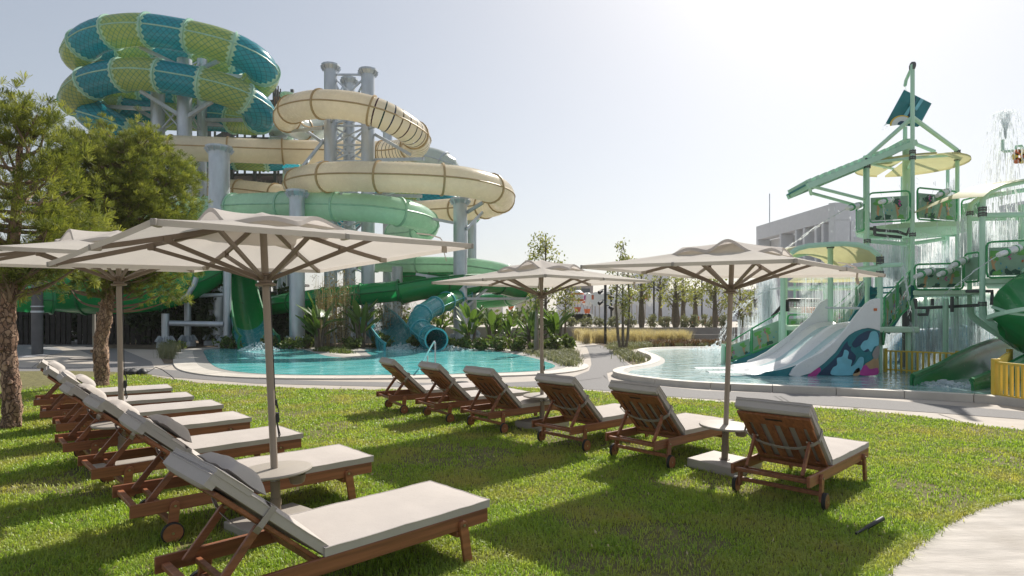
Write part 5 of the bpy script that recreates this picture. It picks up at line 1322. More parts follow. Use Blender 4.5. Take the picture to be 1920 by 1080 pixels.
for i, (px, by, D, hp, n, lb) in enumerate([
    (598,650,29.0,118,13,'tall banana plant just right of the big pool column'),
    (676,648,29.4,104,15,'banana plant with upright leaves left of the teal open slide'),
    (822,625,31.5,62,11,'dark low banana plant above the mouth of the teal tube slide'),
    (882,640,29.6,92,14,'dark banana plant right beside the stout grey column'),
    (922,640,30.0,86,13,'banana plant in front of the green curl, third from its column'),
    (958,648,29.4,74,13,'shorter bright banana plant left of the middle parasol pole'),
    (996,655,28.0,92,14,'full banana plant left of the leafy trunk behind the middle parasol'),
    (1042,648,28.4,98,13,'tallest bright banana plant right behind the middle parasol pole'),
    (408,640,34.5,120,12,'shaded banana plant behind the slim column left of the chute'),
    (380,640,34,110,12,'shaded banana plant behind the cross pipe')]):
    banana(lb, px, by, D, hp, n+8, 50+i)
# --- bamboo and other tall clumps
def bamboo(label, px, D, wpx, hpx, n, m, seed):
    x = P(px,0,D).x; hw = wpx/2*D/F; H_ = hpx*D/F; rs = random.Random(seed)
    t = thing('bamboo_clump', label, 'bamboo', (x, D, 0)); cs = []; b = MB()
    for k in range(26):
        a, r_ = rs.uniform(0, 6.28), rs.uniform(.1, 1)**.5; dx, dy = hw*r_*math.cos(a), .7*r_*math.sin(a); h_ = H_*rs.uniform(.65, 1.05)
        b.tube([(dx*.5, dy*.5, -.1), (dx*.8, dy*.8, h_*.5), (dx*1.15, dy*1.1, h_)], [.016, .013, .004], 5, cap=False)
        for _ in range(n): 
            u = rs.uniform(.12, 1); cs.append((x + dx*(.5+.65*u) + rs.gauss(0,.13), D + dy*(.5+.6*u) + rs.gauss(0,.13), h_*u))
    b.build('canes', K['straw'], t)
    v, f = leaf_quads(np.array(cs), .17, .16, -.4); bulk('foliage', v, f, 4, m, t, off=(x, D, 0))
    return t
bamboo('tall dry brown bamboo clump between two banana plants by the pool', 642, 29.6, 66, 150, 70, K['bamboo'], 3)
bamboo('green gold bamboo clump behind the teal open slide', 735, 34, 80, 110, 70, K['bamboo'], 4)
bamboo('sparse dry bamboo clump just left of the tall banana plant', 610, 31, 40, 140, 30, K['bamboo'], 5)
# --- shaded shrubs behind the pool's left end, low shrubs along its far edge
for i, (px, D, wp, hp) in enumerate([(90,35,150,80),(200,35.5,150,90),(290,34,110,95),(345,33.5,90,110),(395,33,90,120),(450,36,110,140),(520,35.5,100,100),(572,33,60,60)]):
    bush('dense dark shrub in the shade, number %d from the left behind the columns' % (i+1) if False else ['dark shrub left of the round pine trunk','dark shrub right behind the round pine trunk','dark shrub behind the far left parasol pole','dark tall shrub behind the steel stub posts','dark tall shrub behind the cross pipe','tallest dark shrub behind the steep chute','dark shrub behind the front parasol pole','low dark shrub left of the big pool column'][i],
         px, 640, D, wp, hp, K['leaf_shade'], 2600, .36, group='shaded shrubs behind the pool')  # shade painted into the leaf colour; tall ones added to block sun and sky
low = [(505,651,29.3,40,24),(545,650,29.3,36,20),(575,650,29.2,34,24),(660,650,29,46,22),(715,648,29.8,44,24),(775,648,29.2,24,26),(800,648,29.5,30,24),(845,650,29,34,20),(872,650,28.8,36,22),(905,652,28.2,36,24),(940,654,27.6,40,26),(975,656,27,40,24),(1010,659,26.6,40,26),(1040,660,26.4,34,30),(1066,656,27.5,30,28),(430,651,29.6,60,18),(330,655,28.5,40,16)]
lowl = ['left of the big column base','at the foot of the big column','right of the big column foot','under the brown bamboo','beside the teal open slide, left','between the teal slides','touching the teal tube mouth','right of the teal tube mouth','below the dark banana plant','second right of the grey column','below the green curl','left of the middle parasol pole, close by','left of the leafy trunk','right of the middle parasol pole','at the corner of the winding path','under the cross pipe','beside the pale grass tuft']
for (px, by, D, wp, hp), l in zip(low, lowl):
    bush('low leafy shrub ' + l, px, by, D, wp, hp, K['leaf_bush'], 520, .17, group='low shrubs at the far pool edge')
# --- grasses and ground cover (nobody could count these)
def blades(name, label, cat, pts, L, w_, m, kind='stuff', spread=.5, curve=.35):
    n = len(pts); a = rng.uniform(0, 2*PI, n); l = L*rng.uniform(.6, 1.15, n); lean = rng.uniform(.1, spread, n)
    dx = np.stack([np.cos(a), np.sin(a), np.zeros(n)], 1); sd_ = np.stack([-np.sin(a), np.cos(a), np.zeros(n)], 1)*w_
    up = np.array([0,0,1.0]); m1 = pts + dx*(lean*l*.35)[:,None] + up*(l*.6)[:,None]; tp = pts + dx*(lean*l*(1+curve))[:,None] + up*(l*(1-.25*lean))[:,None]
    v = np.stack([pts - sd_, pts + sd_, m1 - sd_*.7, m1 + sd_*.7, tp], 1).reshape(-1,3)
    i = np.arange(n)[:,None]*5; f = np.concatenate([i+[0,1,3], i+[0,3,2], i+[2,3,4]], 1)
    o = bulk(name, v, f, 3, m, kind=kind); return tag(o, label, cat)
def inside(x, y, poly):
    r = np.zeros(len(x), bool); n = len(poly)
    for i in range(n):
        x0, y0 = poly[i].x, poly[i].y; x1, y1 = poly[(i+1) % n].x, poly[(i+1) % n].y
        if y0 == y1: continue
        c = ((y0 > y) != (y1 > y)) & (x < (x1-x0)*(y-y0)/(y1-y0) + x0); r ^= c
    return r
def scatter(poly, n, z=0.0):
    xs = [p.x for p in poly]; ys_ = [p.y for p in poly]
    x = rng.uniform(min(xs), max(xs), n); y = rng.uniform(min(ys_), max(ys_), n); k = inside(x, y, poly)
    return np.stack([x[k], y[k], np.full(k.sum(), z)], 1)
def tufts(poly, ntuft, per, r_, z=0.0):
    c = scatter(poly, ntuft, z); c = np.repeat(c, per, 0); c[:,:2] += rng.normal(size=(len(c),2))*r_; return c
rng = np.random.default_rng(5)
blades('straw_grass', 'soft straw coloured ornamental grasses below the retaining wall', 'ornamental grass', tufts([Vector((3.9,33.5,0)),Vector((9.4,33.2,0)),Vector((10.4,35,0)),Vector((9.2,38.6,0)),Vector((4.2,39.2,0))], 190, 80, .12), .80, .010, K['straw'], spread=.55)
blades('pale_grass_tuft', 'pale feathery grass clump at the left corner of the pool', 'ornamental grass', tufts(gp([(304,656),(336,657),(335,674),(310,680),(303,668)]), 90, 60, .08), .55, .007, K['leaf_olive'], spread=.7)
blades('ground_cover', 'grey green ground cover between the pool end and the winding path', 'ground cover', tufts(gp([(985,661),(1062,650),(1075,668),(1080,686),(1070,689),(1045,678),(1010,668)]), 900, 24, .14), .22, .012, K['leaf_olive'], spread=.9)
blades('ground_cover', 'grey green ground cover between the winding path and the splash pool', 'ground cover', tufts(gp([(1146,654),(1160,664),(1182,680),(1198,686),(1208,679),(1180,664),(1176,658),(1186,654),(1240,651),(1380,649.5),(1400,646),(1150,646)]), 1500, 22, .16), .24, .014, K['leaf_olive'], spread=.9)
blades('red_plants', 'dark red low plants along the far edge of the splash pool', 'ground cover', tufts(gp([(1226,651),(1270,650.5),(1350,649),(1350,646),(1222,646)]), 120, 26, .12), .36, .02, K['red_leaf'], spread=.7)
blades('ground_cover', 'small green plants growing on the white tipped peninsula of the pool', 'ground cover', tufts(gp([(586,657.5),(612,662),(640,664),(658,664),(655,660.5),(640,657),(620,654.3)]), 130, 22, .1), .22, .012, K['leaf_bush'], spread=.8)
rng = np.random.default_rng(9)

# --- trees beyond the pools
tb = .70
tree('young airy tree rising behind the middle parasol canopy', 1023, 640, 36, .0, 436, 74, 560, K['leaf_tree'], 1300, .17, tr=.10, nc=60, cr=.16)
tree('leaning pale trunk tree close behind the middle parasol pole', 1006, 662, 25.5, .0, 520, 30, 580, K['leaf_tree'], 260, .16, tr=.10, nc=18, trunk_m=K['taupe'])
tree('slim multi stemmed tree with a bare wispy top left of the right parasol', 1168, 655, 28, .0, 452, 58, 600, K['leaf_tree'], 1300, .13, tr=.06, nc=60, stems=3, cr=.15)
tree('young tree with small leaves between two thin stems by the winding path', 1060, 640, 38, .0, 520, 46, 600, K['leaf_tree'], 700, .18, tr=.07, nc=34)
for i, (px, D, ty, wp, cy, sw, lb, n) in enumerate([
    (1203,39.5,505,52,565,2.0,'swollen trunk tree left of the lamp, first behind the low wall',700),
    (1238,52,507,34,570,1.2,'thin brownish tree between the swollen trunk trees',420),
    (1267,39.8,510,54,575,2.6,'thickest swollen trunk tree behind the low wall',800),
    (1281,46,512,40,575,1.6,'tree right behind the thickest swollen trunk',500),
    (1304,50,525,34,580,1.8,'small swollen trunk tree left of the right parasol pole',460),
    (1341,40.2,512,62,590,1.8,'full leafy tree directly left of the right parasol pole',1300),
    (1388,44,530,50,592,1.4,'tree partly behind the right parasol pole',700),
    (1414,60,536,40,590,1.2,'distant tree at the left of the play tower',420)]):
    tree(lb, px, 0, D, tb, ty, wp*(.8+.13*((i*5) % 4)), cy, K['leaf_tree'], int(n*.6), .19*D/40, tr=.10*D/40, swell=sw, group='trees on the terrace', nc=36)
for i, (px, D, wp, hp, l) in enumerate([(1072,45,26,16,'left end, near the white wheels'),(1098,45,26,18,'second from the left'),(1124,45,28,16,'left of the lamp post'),(1150,44,26,18,'behind the wispy tree'),(1180,43,26,22,'left of the first swollen trunk'),(1222,42,28,24,'right of the first swollen trunk'),(1246,42,26,22,'below the thin brown tree'),(1283,42,28,24,'right of the thickest trunk'),(1302,42,26,22,'below the small swollen trunk'),(1326,42,28,25,'left of the full leafy tree'),(1356,42,26,24,'beside the right parasol pole'),(1394,43,30,24,'right of the right parasol pole'),(1420,44,28,22,'nearest the pool stairs')]):
    bush('pale green oleander bush ' + l, px, 0, D, wp, hp, K['leaf_olive'], 380, .22, tb, 'oleander_bush', 'oleander bushes on the terrace', up=.8, asp=.3)
rng = np.random.default_rng(33)
x = rng.uniform(-34, 4, 5200); pts = np.stack([x, rng.uniform(52, 56, len(x)), np.abs(rng.normal(0, .5, len(x)))*(1.6 + np.sin(x*.9)*.7) + .6], 1)
v, f = leaf_quads(pts, .45, .5); o = bulk('shrub_belt', v, f, 4, K['leaf_bush'], kind='stuff'); tag(o, 'far belt of mixed shrubs behind the slide columns', 'shrubs')
# ------------------------------------------------------------------ far side of the park
TB = .70
def bxw(par, nm, m, lo_, hi_):
    b = MB(); b.box([(lo_[i]+hi_[i])/2 for i in range(3)], [hi_[i]-lo_[i] for i in range(3)]); return b.build(nm, m, par, world=True)
# timber screen and fence at the left, the shade there put into its colour
sc_ = thing('timber_screen', 'timber slat screen coloured as dark as the shade behind the pines', 'fence', (P(150,0,33.4).x, 33.4, 0))
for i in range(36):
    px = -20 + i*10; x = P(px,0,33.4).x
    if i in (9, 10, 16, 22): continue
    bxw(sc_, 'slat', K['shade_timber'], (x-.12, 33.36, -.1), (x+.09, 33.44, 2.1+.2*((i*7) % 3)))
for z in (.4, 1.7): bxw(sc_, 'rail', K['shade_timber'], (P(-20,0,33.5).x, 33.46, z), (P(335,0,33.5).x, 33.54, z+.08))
rp = tag(MB().lathe([(.20,-.2),(.20,3.6)], 16, G(70,664)).build('dark_post', K['galv_dark'], smooth=True), 'dark round post standing in the grey gravel at the left', 'post')
b = MB(); c_ = G(70,664); b.lathe([(.23,1.72),(.23,1.80)], 14, c_); b.lathe([(.23,1.95),(.23,2.0)], 14, c_); b.build('band', K['galv'], rp)
sg = thing('notice_board', 'pale slatted notice board on a post behind the round pine trunk', 'board', tuple(G(172,634)))
bxw(sg, 'post', K['taupe_light'], (P(170,0,31).x-.06, 31.2, -.1), (P(170,0,31).x+.06, 31.3, 2.3))
for k in range(4): bxw(sg, 'board_slat', K['white_fg'], (P(157,0,31).x, 31.12, 1.98+k*.11), (P(180,0,31).x, 31.18, 2.07+k*.11))

# white building on the right
wb = thing('white_building', 'large white building with deep vertical slots behind the play tower', 'building', (24, 50, 0))
A = Vector((P(1418,0,60.9).x, 60.9, 0)); B_ = Vector((P(1566,0,47.6).x, 47.6, 0)); d = (B_-A).normalized(); nrm = Vector((-d.y, d.x, 0)); L = (B_-A).length
if nrm.dot(Vector((1,1,0))) < 0: nrm = -nrm
def wall(nm, s0, s1, z0, z1, dep0=0, dep1=.8, m='white_wall'):
    b = MB(); b.prism([(s0, z0),(s1, z0),(s1, z1),(s0, z1)], A + nrm*dep0, d, (0,0,1), nrm, dep1-dep0); return b.build(nm, K[m], wb, world=True)
wall('parapet', 0, L, 8.95, 10.3, 0, 1.2); wall('back_wall', 0, L, 0, 8.94, 1.25, 1.6); wall('plinth', 0, L, -.3, 2.6, .002, 1.2)
wall('pier', 0, .45, 2.62, 8.93, 0, 1.2); wall('pier', L-.75, L, 2.62, 8.93, 0, 1.2)
k = 0
for s in (4.6, 7.3, 8.6, 10.4, 11.4, 13.2, 14.3, 16.1, 17.3):
    if s < L-1: wall('fin', s, s+.32, 2.62, 8.93, .003, 1.2)
C2 = Vector((P(1700,0,54).x, 56.0, 0)); d2 = (C2-B_); b = MB(); L2 = d2.length; d2.normalize()
b.prism([(0,-.3),(L2,-.3),(L2,10.3),(0,10.3)], B_ + nrm*0.01, d2, (0,0,1), Vector((-d2.y, d2.x, 0)), .5); b.build('side_wall', K['white_wall'], wb, world=True)
b = MB(); b.prism([(1.2,-.3),(L2,-.3),(L2,7.6),(1.2,7.6)], B_ - Vector((-d2.y, d2.x, 0))*2.2, d2, (0,0,1), Vector((-d2.y, d2.x, 0)), 2.0); b.build('low_block', K['white_wall'], wb, world=True)
b = MB(); b.prism([(2.2,2.2),(3.0,2.2),(3.0,6.6),(2.2,6.6)], B_ - Vector((-d2.y, d2.x, 0))*2.22, d2, (0,0,1), Vector((-d2.y, d2.x, 0)), .05); b.build('window', K['glass'], wb, world=True)
b = MB(); b.prism([(L2*.99,-.3),(L2*.99+12,-.3),(L2*.99+12,10.29),(L2*.99,10.29)], A + nrm*14, d, (0,0,1), nrm, .5); b.build('rear_wall', K['white_wall'], wb, world=True)
pipe('mast', 'thin antenna mast on the left end of the white building', 'mast', [P(1443,418,60), P(1443,363,60)], .05, K['galv'], 6)

# pale buildings on the horizon
def house(label, px0, px1, ytop, D, dep, wins, m='white_wall', z0=0):
    x0, x1 = P(px0,0,D).x, P(px1,0,D).x; zt = P(0, ytop, D).z
    t = thing('flat_building', label, 'building', ((x0+x1)/2, D+dep/2, z0))
    bxw(t, 'wall', K[m], (x0, D, z0-.2), (x1, D+dep, zt)); bxw(t, 'parapet', K['white_wall'], (x0-.12, D-.12, zt+.002), (x1+.12, D+dep, zt+.35))
    for a, c, y0, y1 in wins:
        w_ = bxw(t, 'window', K['glass'], (P(a,0,D).x, D-.05, P(0,y1,D).z), (P(c,0,D).x, D+.05, P(0,y0,D).z)); bxw(w_, 'sill', K['white_wall'], (P(a,0,D).x-.1, D-.15, P(0,y1,D).z-.15), (P(c,0,D).x+.1, D-.02, P(0,y1,D).z-.01))
    return t
house('pale two storey building between the carousel and the right parasol', 1194, 1254, 517, 110, 14, [(1200,1208,530,540),(1214,1224,530,540),(1232,1246,533,545)])
house('taller pale block with roof box right of the carousel', 1212, 1230, 509, 122, 10, [])
house('grey glass fronted building left of the carousel', 1072, 1112, 535, 105, 12, [(1076,1086,541,551),(1090,1106,541,549)], 'wall_grey')
house('long low white building behind the swollen trunk trees', 1256, 1420, 546, 120, 16, [(1270,1282,555,565),(1296,1308,555,565),(1330,1342,555,565),(1360,1372,555,565)])
house('low pale house at the far left seen under the green flume', 500, 560, 552, 120, 12, [(512,522,560,572),(536,546,560,572)])
wall_thing('white_boundary_wall', 'long white boundary wall behind the terrace trees', [(5.5,76),(34,74)], .5, 3.2, .3, K['white_wall'])
pf = thing('white_picket_fence', 'low white picket fence with red tips behind the terrace bushes', 'fence', (P(1295,0,56).x, 56, TB))
for i in range(30):
    x = P(1238 + i*4,0,56).x; bxw(pf, 'picket', K['white_fg'], (x-.05, 55.97, TB), (x+.05, 56.03, TB+.62)) if i % 3 else bxw(pf, 'picket', K['orange'], (x-.05, 55.97, TB), (x+.05, 56.03, TB+.7))
bxw(pf, 'rail', K['white_fg'], (P(1236,0,56).x, 56.035, TB+.35), (P(1358,0,56).x, 56.07, TB+.45))

# carousel with scalloped canopy
D = 62; cx = P(1160,0,D).x
ca = thing('carousel', 'white carousel with a scalloped canopy and thin poles', 'carousel', (cx, D, TB)); zr = P(0,560,D).z; rr = 62*D/F
b = MB(); b.lathe([(rr,0),(rr*.6,.75),(rr*.12,1.5),(.02,2.1)], 28, (cx, D, zr), cap=False); b.build('roof', K['tent'], ca, world=True)
b = MB(); n_ = 84; vs = []
for i in range(n_):
    a = 2*PI*i/n_; vs.append((cx+rr*math.cos(a), D+rr*math.sin(a), zr+.35+.25*abs(math.sin(i*PI/6)))); 
for i in range(n_):
    a = 2*PI*i/n_; vs.append((cx+rr*1.01*math.cos(a), D+rr*1.01*math.sin(a), zr-.35-.45*abs(math.sin(i*PI/6))))
b.add(vs, [(i, (i+1) % n_, n_+(i+1) % n_, n_+i) for i in range(n_)]); b.build('scalloped_valance', K['white_fg'], ca, world=True)
for k in range(10):
    a = 2*PI*k/10; b = MB(); b.tube([(cx+rr*.8*math.cos(a), D+rr*.8*math.sin(a), TB), (cx+rr*.8*math.cos(a), D+rr*.8*math.sin(a), zr)], .05, 6); b.build('pole', K['taupe_light'], ca, world=True)
b = MB(); b.lathe([(rr*.95,0),(rr*.95,.25)], 28, (cx, D, TB)); b.build('platform', K['white_fg'], ca, world=True)
b = MB(); b.lathe([(rr*.22,.25),(rr*.22,3)], 16, (cx, D, TB)); b.build('core', K['tent'], ca, world=True)
for k in range(6):
    a = PI + PI*k/5.5; c = Vector((cx+rr*.98*math.cos(a), D+rr*1.03*math.sin(a), zr+.1)); b = MB(); b.box(c, (.45,.06,.45)); b.build('lamp_square', K[('pr_pink','orange','yellow')[k % 3]], ca, world=True)
# white wheels / horses panels in front of the carousel
b = MB()
for k in range(9): b.lathe([(.42,-.03),(.42,.03)], 16, P(1062+k*5.6, 596, 56), Matrix.Rotation(PI/2, 3, 'X'))
tag(b.build('cut_out_screen', K['white_fg']), 'low white scalloped screen in front of the carousel', 'screen')
# tents
def tent(label, px, D, wpx, ytip, yeave, base, m='tent'):
    x = P(px,0,D).x; hw = wpx/2*D/F; zt, ze = P(0,ytip,D).z, P(0,yeave,D).z
    t = thing('white_tent', label, 'tent', (x, D, base)); b = MB(); vs = [Vector((x,D,zt))]
    pr_ = [(.12,.72),(.4,.32),(1,.0)]
    for k, h_ in pr_:
        for sx, sy in ((-1,-1),(1,-1),(1,1),(-1,1)): vs.append(Vector((x+sx*hw*k, D+sy*hw*k, ze+(zt-ze)*h_)))
    fs = [(0,1+(i+1) % 4,1+i) for i in range(4)]
    for q in range(2): fs += [(1+4*q+i, 1+4*q+(i+1) % 4, 5+4*q+(i+1) % 4, 5+4*q+i) for i in range(4)]
    b.add(vs, fs); b.build('roof', K[m], t, world=True)
    bxw(t, 'valance', K['white_fg'], (x-hw, D-hw, ze-.4), (x+hw, D+hw, ze-.003))
    for sx, sy in ((-1,-1),(1,-1),(1,1),(-1,1)): b = MB(); b.tube([(x+sx*hw*.96, D+sy*hw*.96, base), (x+sx*hw*.96, D+sy*hw*.96, ze-.3)], .06, 6); b.build('pole', K['white_fg'], t, world=True)
    bxw(t, 'side_wall', K['tent'], (x-hw*.9, D+hw*.8, base), (x+hw*.9, D+hw*.86, ze-.4))
    return t
tent('white peaked tent seen through the green curl, left one', 916, 66, 54, 538, 558, TB); tent('white peaked tent right of the green curl', 991, 62, 50, 537, 556, TB); tent('low white tent left of the carousel behind the leaves', 1066, 78, 40, 545, 558, TB); tent('small pale tent left of the play tower under the spray', 1428, 60, 44, 566, 578, TB)
st_ = thing('striped_awning', 'red and cream striped awning behind the tents', 'awning', (P(925,0,82).x, 82, TB))
for k in range(10): bxw(st_, 'stripe', K['orange' if k % 2 else 'tent'], (P(884+k*8,0,82).x, 82, P(0,549,82).z), (P(892+k*8,0,82).x-.02, 82.1, P(0,533,82).z))
# balloon ride
for i, (px, py, D, r_, l) in enumerate([(1083,557,64,.75,'left'),(1101,561,66,.72,'right'),(958,556,72,.7,'far left')]):
    t = thing('balloon_gondola', 'white and orange striped balloon ride gondola, the %s one of three' % {'left':'middle','right':'rightmost','far left':'leftmost'}[l], 'balloon ride', tuple(P(px,py+20,D)), group='balloon ride gondolas')
    c = P(px,py,D); b = MB()
    for k in range(10):
        a0, a1 = -PI/2 + PI*k/10, -PI/2 + PI*(k+1)/10
        b.lathe([(max(.02, r_*math.cos(a0)), r_*math.sin(a0)), (max(.02, r_*math.cos(a1)), r_*math.sin(a1))], 14, c, mi=1 if k in (3, 6) else 0, cap=False)
    b.build('balloon', [K['white_fg'], K['orange']], t, world=True, smooth=True)
    b = MB(); b.lathe([(.25,-1.55),(.36,-1.1),(.36,-1.05),(.2,-1.05)], 10, c); b.build('basket', K['orange'], t, world=True)
    b = MB()
    for k in range(4): b.tube([c + Vector((.3*math.cos(k*1.57), .3*math.sin(k*1.57), -1.05)), c + Vector((.5*math.cos(k*1.57), .5*math.sin(k*1.57), -.55))], .02, 4)
    b.tube([c + Vector((0,0,-1.5)), c + Vector((0,0,-2.3))], .06, 6); b.build('rigging', K['taupe'], t, world=True)
# lamp posts
def lamp_post(label, px, base, D, ytop, heads):
    x = P(px,0,D).x; zt = P(0,ytop,D).z
    t = thing('lamp_post', label, 'lamp post', (x, D, base), group='black lamp posts')
    b = MB(); b.tube([(x,D,base-.1),(x,D,zt)], .075, 10); b.build('pole', K['black'], t, world=True, smooth=True)
    for k in range(heads):
        z = zt - .25 - k*.3; s_ = 1 if k % 2 else -1; b = MB(); b.tube([(x,D,z),(x+s_*.2,D-.05,z)], .025, 6); b.tube([(x+s_*.2,D-.1,z-.08),(x+s_*.38,D-.25,z-.2)], [.08,.11], 10); b.build('spot_head', K['black'], t, world=True)
lamp_post('black lamp post with spotlights beside the wispy multi stemmed tree', 1135, 0, 34, 534, 4); lamp_post('thin black lamp post right of the carousel', 1226, TB, 50, 528, 2); lamp_post('plain black post just right of the spotlight lamp', 1146, TB, 46, 545, 0); lamp_post('thin black post behind the right parasol canopy', 1316, TB, 58, 515, 0)
# distant visitor
pp = thing('person', 'dark dressed person walking in front of the carousel', 'person', (P(1102,0,100).x, 100, TB))
x = P(1102,0,100).x; me = bpy.data.meshes.new('body')
V_ = [(0,0,.92),(0,0,1.2),(0,0,1.42),(0,0,1.50),(0,0,1.66),(-.19,0,1.40),(-.26,.05,1.12),(-.24,-.08,.88),(.19,0,1.40),(.26,-.06,1.12),(.24,.1,.88),(-.10,0,.88),(-.11,.1,.48),(-.12,.2,.06),(.10,0,.88),(.11,-.12,.48),(.12,-.16,.06),(-.12,.06,.03),(.12,-.30,.03)]
E_ = [(0,1),(1,2),(2,3),(3,4),(2,5),(5,6),(6,7),(2,8),(8,9),(9,10),(0,11),(11,12),(12,13),(0,14),(14,15),(15,16),(13,17),(16,18)]
me.from_pydata(V_, E_, []); po_ = bpy.data.objects.new('body', me); C.objects.link(po_); po_.parent = pp
sk = po_.modifiers.new('skin', 'SKIN'); rad_ = [.16,.17,.14,.06,.115,.07,.05,.04,.07,.05,.04,.10,.07,.05,.10,.07,.05,.05,.05]
for i, r_ in enumerate(rad_): me.skin_vertices[0].data[i].radius = (r_, r_)
me.skin_vertices[0].data[0].use_root = True
po_.modifiers.new('sub', 'SUBSURF').levels = 1; me.materials.append(K['dark_cloth'])
b = MB(); b.lathe([(.02,-.12),(.09,-.06),(.105,.03),(.08,.10),(.02,.13)], 10, (0,-.01,1.67)); b.build('head', K['skin'], pp, smooth=True)

# pool handrail
hr = thing('pool_handrail', 'stainless handrail at the near edge of the left pool', 'handrail', tuple(G(800,700)))
D = 17.4
for p_ in ([P(816,692,D), P(816,646,D), P(815,643.5,D), P(812,643.5,D), P(786,690,18.6), P(785,697,18.7)], [P(801,692,D), P(802,667,D)]):
    b = MB(); b.tube(catmull(p_, 4) if len(p_) > 2 else p_, .022, 8); b.build('rail_tube', K['galv'], hr, world=True, smooth=True)

# ------------------------------------------------------------------ running water
def strands(name, label, lines, r_, m='spray', cat='water jet', loc=None):
    b = MB()
    for l in lines: b.tube(l, r_ if isinstance(r_, (int, float)) else [r_[0] + (r_[1]-r_[0])*i/(len(l)-1) for i in range(len(l))], 3, cap=False)
    return tag(b.build(name, K[m], kind='stuff'), label, cat)
RS = random.Random(77)
def curtain(label, pts, ztop, zbot, n, rr=(.003,.009), lmin=.3, lmax=1.9, name='water_curtain', sway=.03):
    """falling water: fine broken threads, and wider thin veils between them"""
    b = MB(); h_ = ztop-zbot; nt_ = len(pts)
    for q in range(int(n*2.3)):
        k = RS.uniform(0, nt_-1.001); k = min(nt_-1.001, max(0, round(k*9)/9 + RS.gauss(0, .035))) if q % 3 else k
        i = int(k); p = Vector(pts[i]).lerp(Vector(pts[i+1]), k-i)
        z1 = ztop - h_*RS.uniform(0, 1)**1.2; z0 = max(zbot, z1 - RS.uniform(lmin, lmax)); fall = (ztop-z1)/h_
        dx, dy = RS.gauss(0, sway)*(1+fall*2), RS.gauss(0, sway)*(1+fall*2)
        if q % 7 == 0:
            w1 = RS.uniform(.02, .09); a = RS.uniform(-.5, .5); e = Vector((math.cos(a)*w1, math.sin(a)*w1, 0)); P0 = Vector((p.x+dx, p.y+dy, z1)); P1 = Vector((p.x+dx*1.1, p.y+dy*1.1, z0)); e2 = e*RS.uniform(.3, 1.2)
            b.add([P0-e, P0+e, P1+e2, P1-e2], [(0,1,2,3)], 1)
        else:
            r_ = RS.uniform(*rr)*(1-.4*fall); b.tube([(p.x+dx, p.y+dy, z1), (p.x+dx*1.1, p.y+dy*1.1, z0)], [r_, r_*.5], 3, cap=False)
    return tag(b.build(name, [K['spray'], K['mist']], kind='stuff'), label, 'falling water')
def jet(label, a, b_, sag, n=40, w0=.012, w1=.09, name='water_jet'):
    """a thrown stream that breaks up along its arc"""
    A, B = Vector(a), Vector(b_); mb = MB(); m_ = 22
    arc = lambda t: A.lerp(B, t) + Vector((0,0, sag*4*t*(1-t)))
    mb.tube([arc(i/m_*.6) for i in range(m_+1)], [w0*(1.1-.5*i/m_) for i in range(m_+1)], 4, cap=False)
    for _ in range(n):
        t = RS.uniform(.05, 1); sp_ = w1*t; o = Vector((RS.gauss(0, sp_), RS.gauss(0, sp_), RS.gauss(0, sp_*.8) - .25*sp_)); dt = RS.uniform(.02, .08)
        r_ = RS.uniform(.005, .013); mb.tube([arc(t)+o, arc(min(1.02, t+dt))+o*1.05], [r_, r_*.6], 3, cap=False)
    return tag(mb.build(name, K['spray'], kind='stuff'), label, 'water jet')
def X(px, D, z=0): return Vector((P(px,0,D).x, D, z))
curtain('sheet of water falling from the tower deck behind the stairs', [X(1640,20.8), X(1700,20.2)], 4.2, .1, 420)
curtain('sheet of water falling behind the mast on the right of the tower', [X(1715,20.6), X(1760,20.9), X(1800,20.2)], 4.2, 2.4, 260)
curtain('wide water curtain falling under the right hand canopy', [X(1796,18.6), X(1850,18.2), X(1935,17.8)], 4.7, 2.5, 520)
curtain('water pouring off the right end of the lower deck', [X(1800,18.0), X(1850,18.6), X(1930,18.0)], 2.3, .1, 380)
curtain('water falling from the lower deck in front of the blue tube', [X(1715,18.2), X(1800,18.0)], 2.2, .1, 260)
curtain('ring of water falling from the small back canopy', [X(1490,25.8), X(1545,24.6), X(1605,25.8)], P(0,530,26).z, .1, 240)
curtain('water falling round the front of the slide canopy', [X(1500,19.4), X(1560,19.9), X(1640,19.7)], 3.0, 1.3, 130)
curtain('falling column of water left of the slide canopy', [X(1428,22), X(1450,22)], P(0,512,22).z, .1, 320, sway=.10)
curtain('broad spray drifting behind the pool stairs', [X(1395,24), X(1440,24)], P(0,590,24).z, .1, 110, sway=.2)
curtain('thin rain dropping from the tower canopy on the right', [X(1776,21.6), X(1796,20.4)], 6.3, 4.6, 90)
jet('long thin jet thrown left from the tower deck cannon', P(1590,390,18.3), P(1452,485,19.5), .10, 60, .012, .05)
jet('arching jet sprayed across the splash pool from the left canopy post', P(1466,540,18.6), P(1384,580,19), .16, 90, .028, .06)
jet('lower spray falling into the splash pool by the stairs', P(1384,580,19), P(1342,652,19.5), .12, 110, .012, .12)
jet('jet from the lower deck cannon crossing the stairs', P(1717,520,16.9), P(1668,610,17), .12, 50, .010, .05)
jet('straight thin jet from the right cannon over the lower deck', P(1871,479,15.2), P(1752,570,15.5), .06, 50, .012, .04)
jet('jet dropping from the deck cannon past the round deck', P(1655,380,18), P(1664,455,18.2), .02, 30, .010, .03)
jet('thick bent stream pouring from the canopy pipe beside the mast', P(1692,497,16.4), P(1712,640,16.4), .30, 60, .03, .05)
jet('stream of water sliding out of the tipping bucket', P(1663,232,19.5), P(1656,243,19.3), .05, 30, .03, .08)
jet('stream running from the mast top pipe into the bucket', P(1697,160,19.6), P(1703,190,19.8), .0, 40, .03, .05)
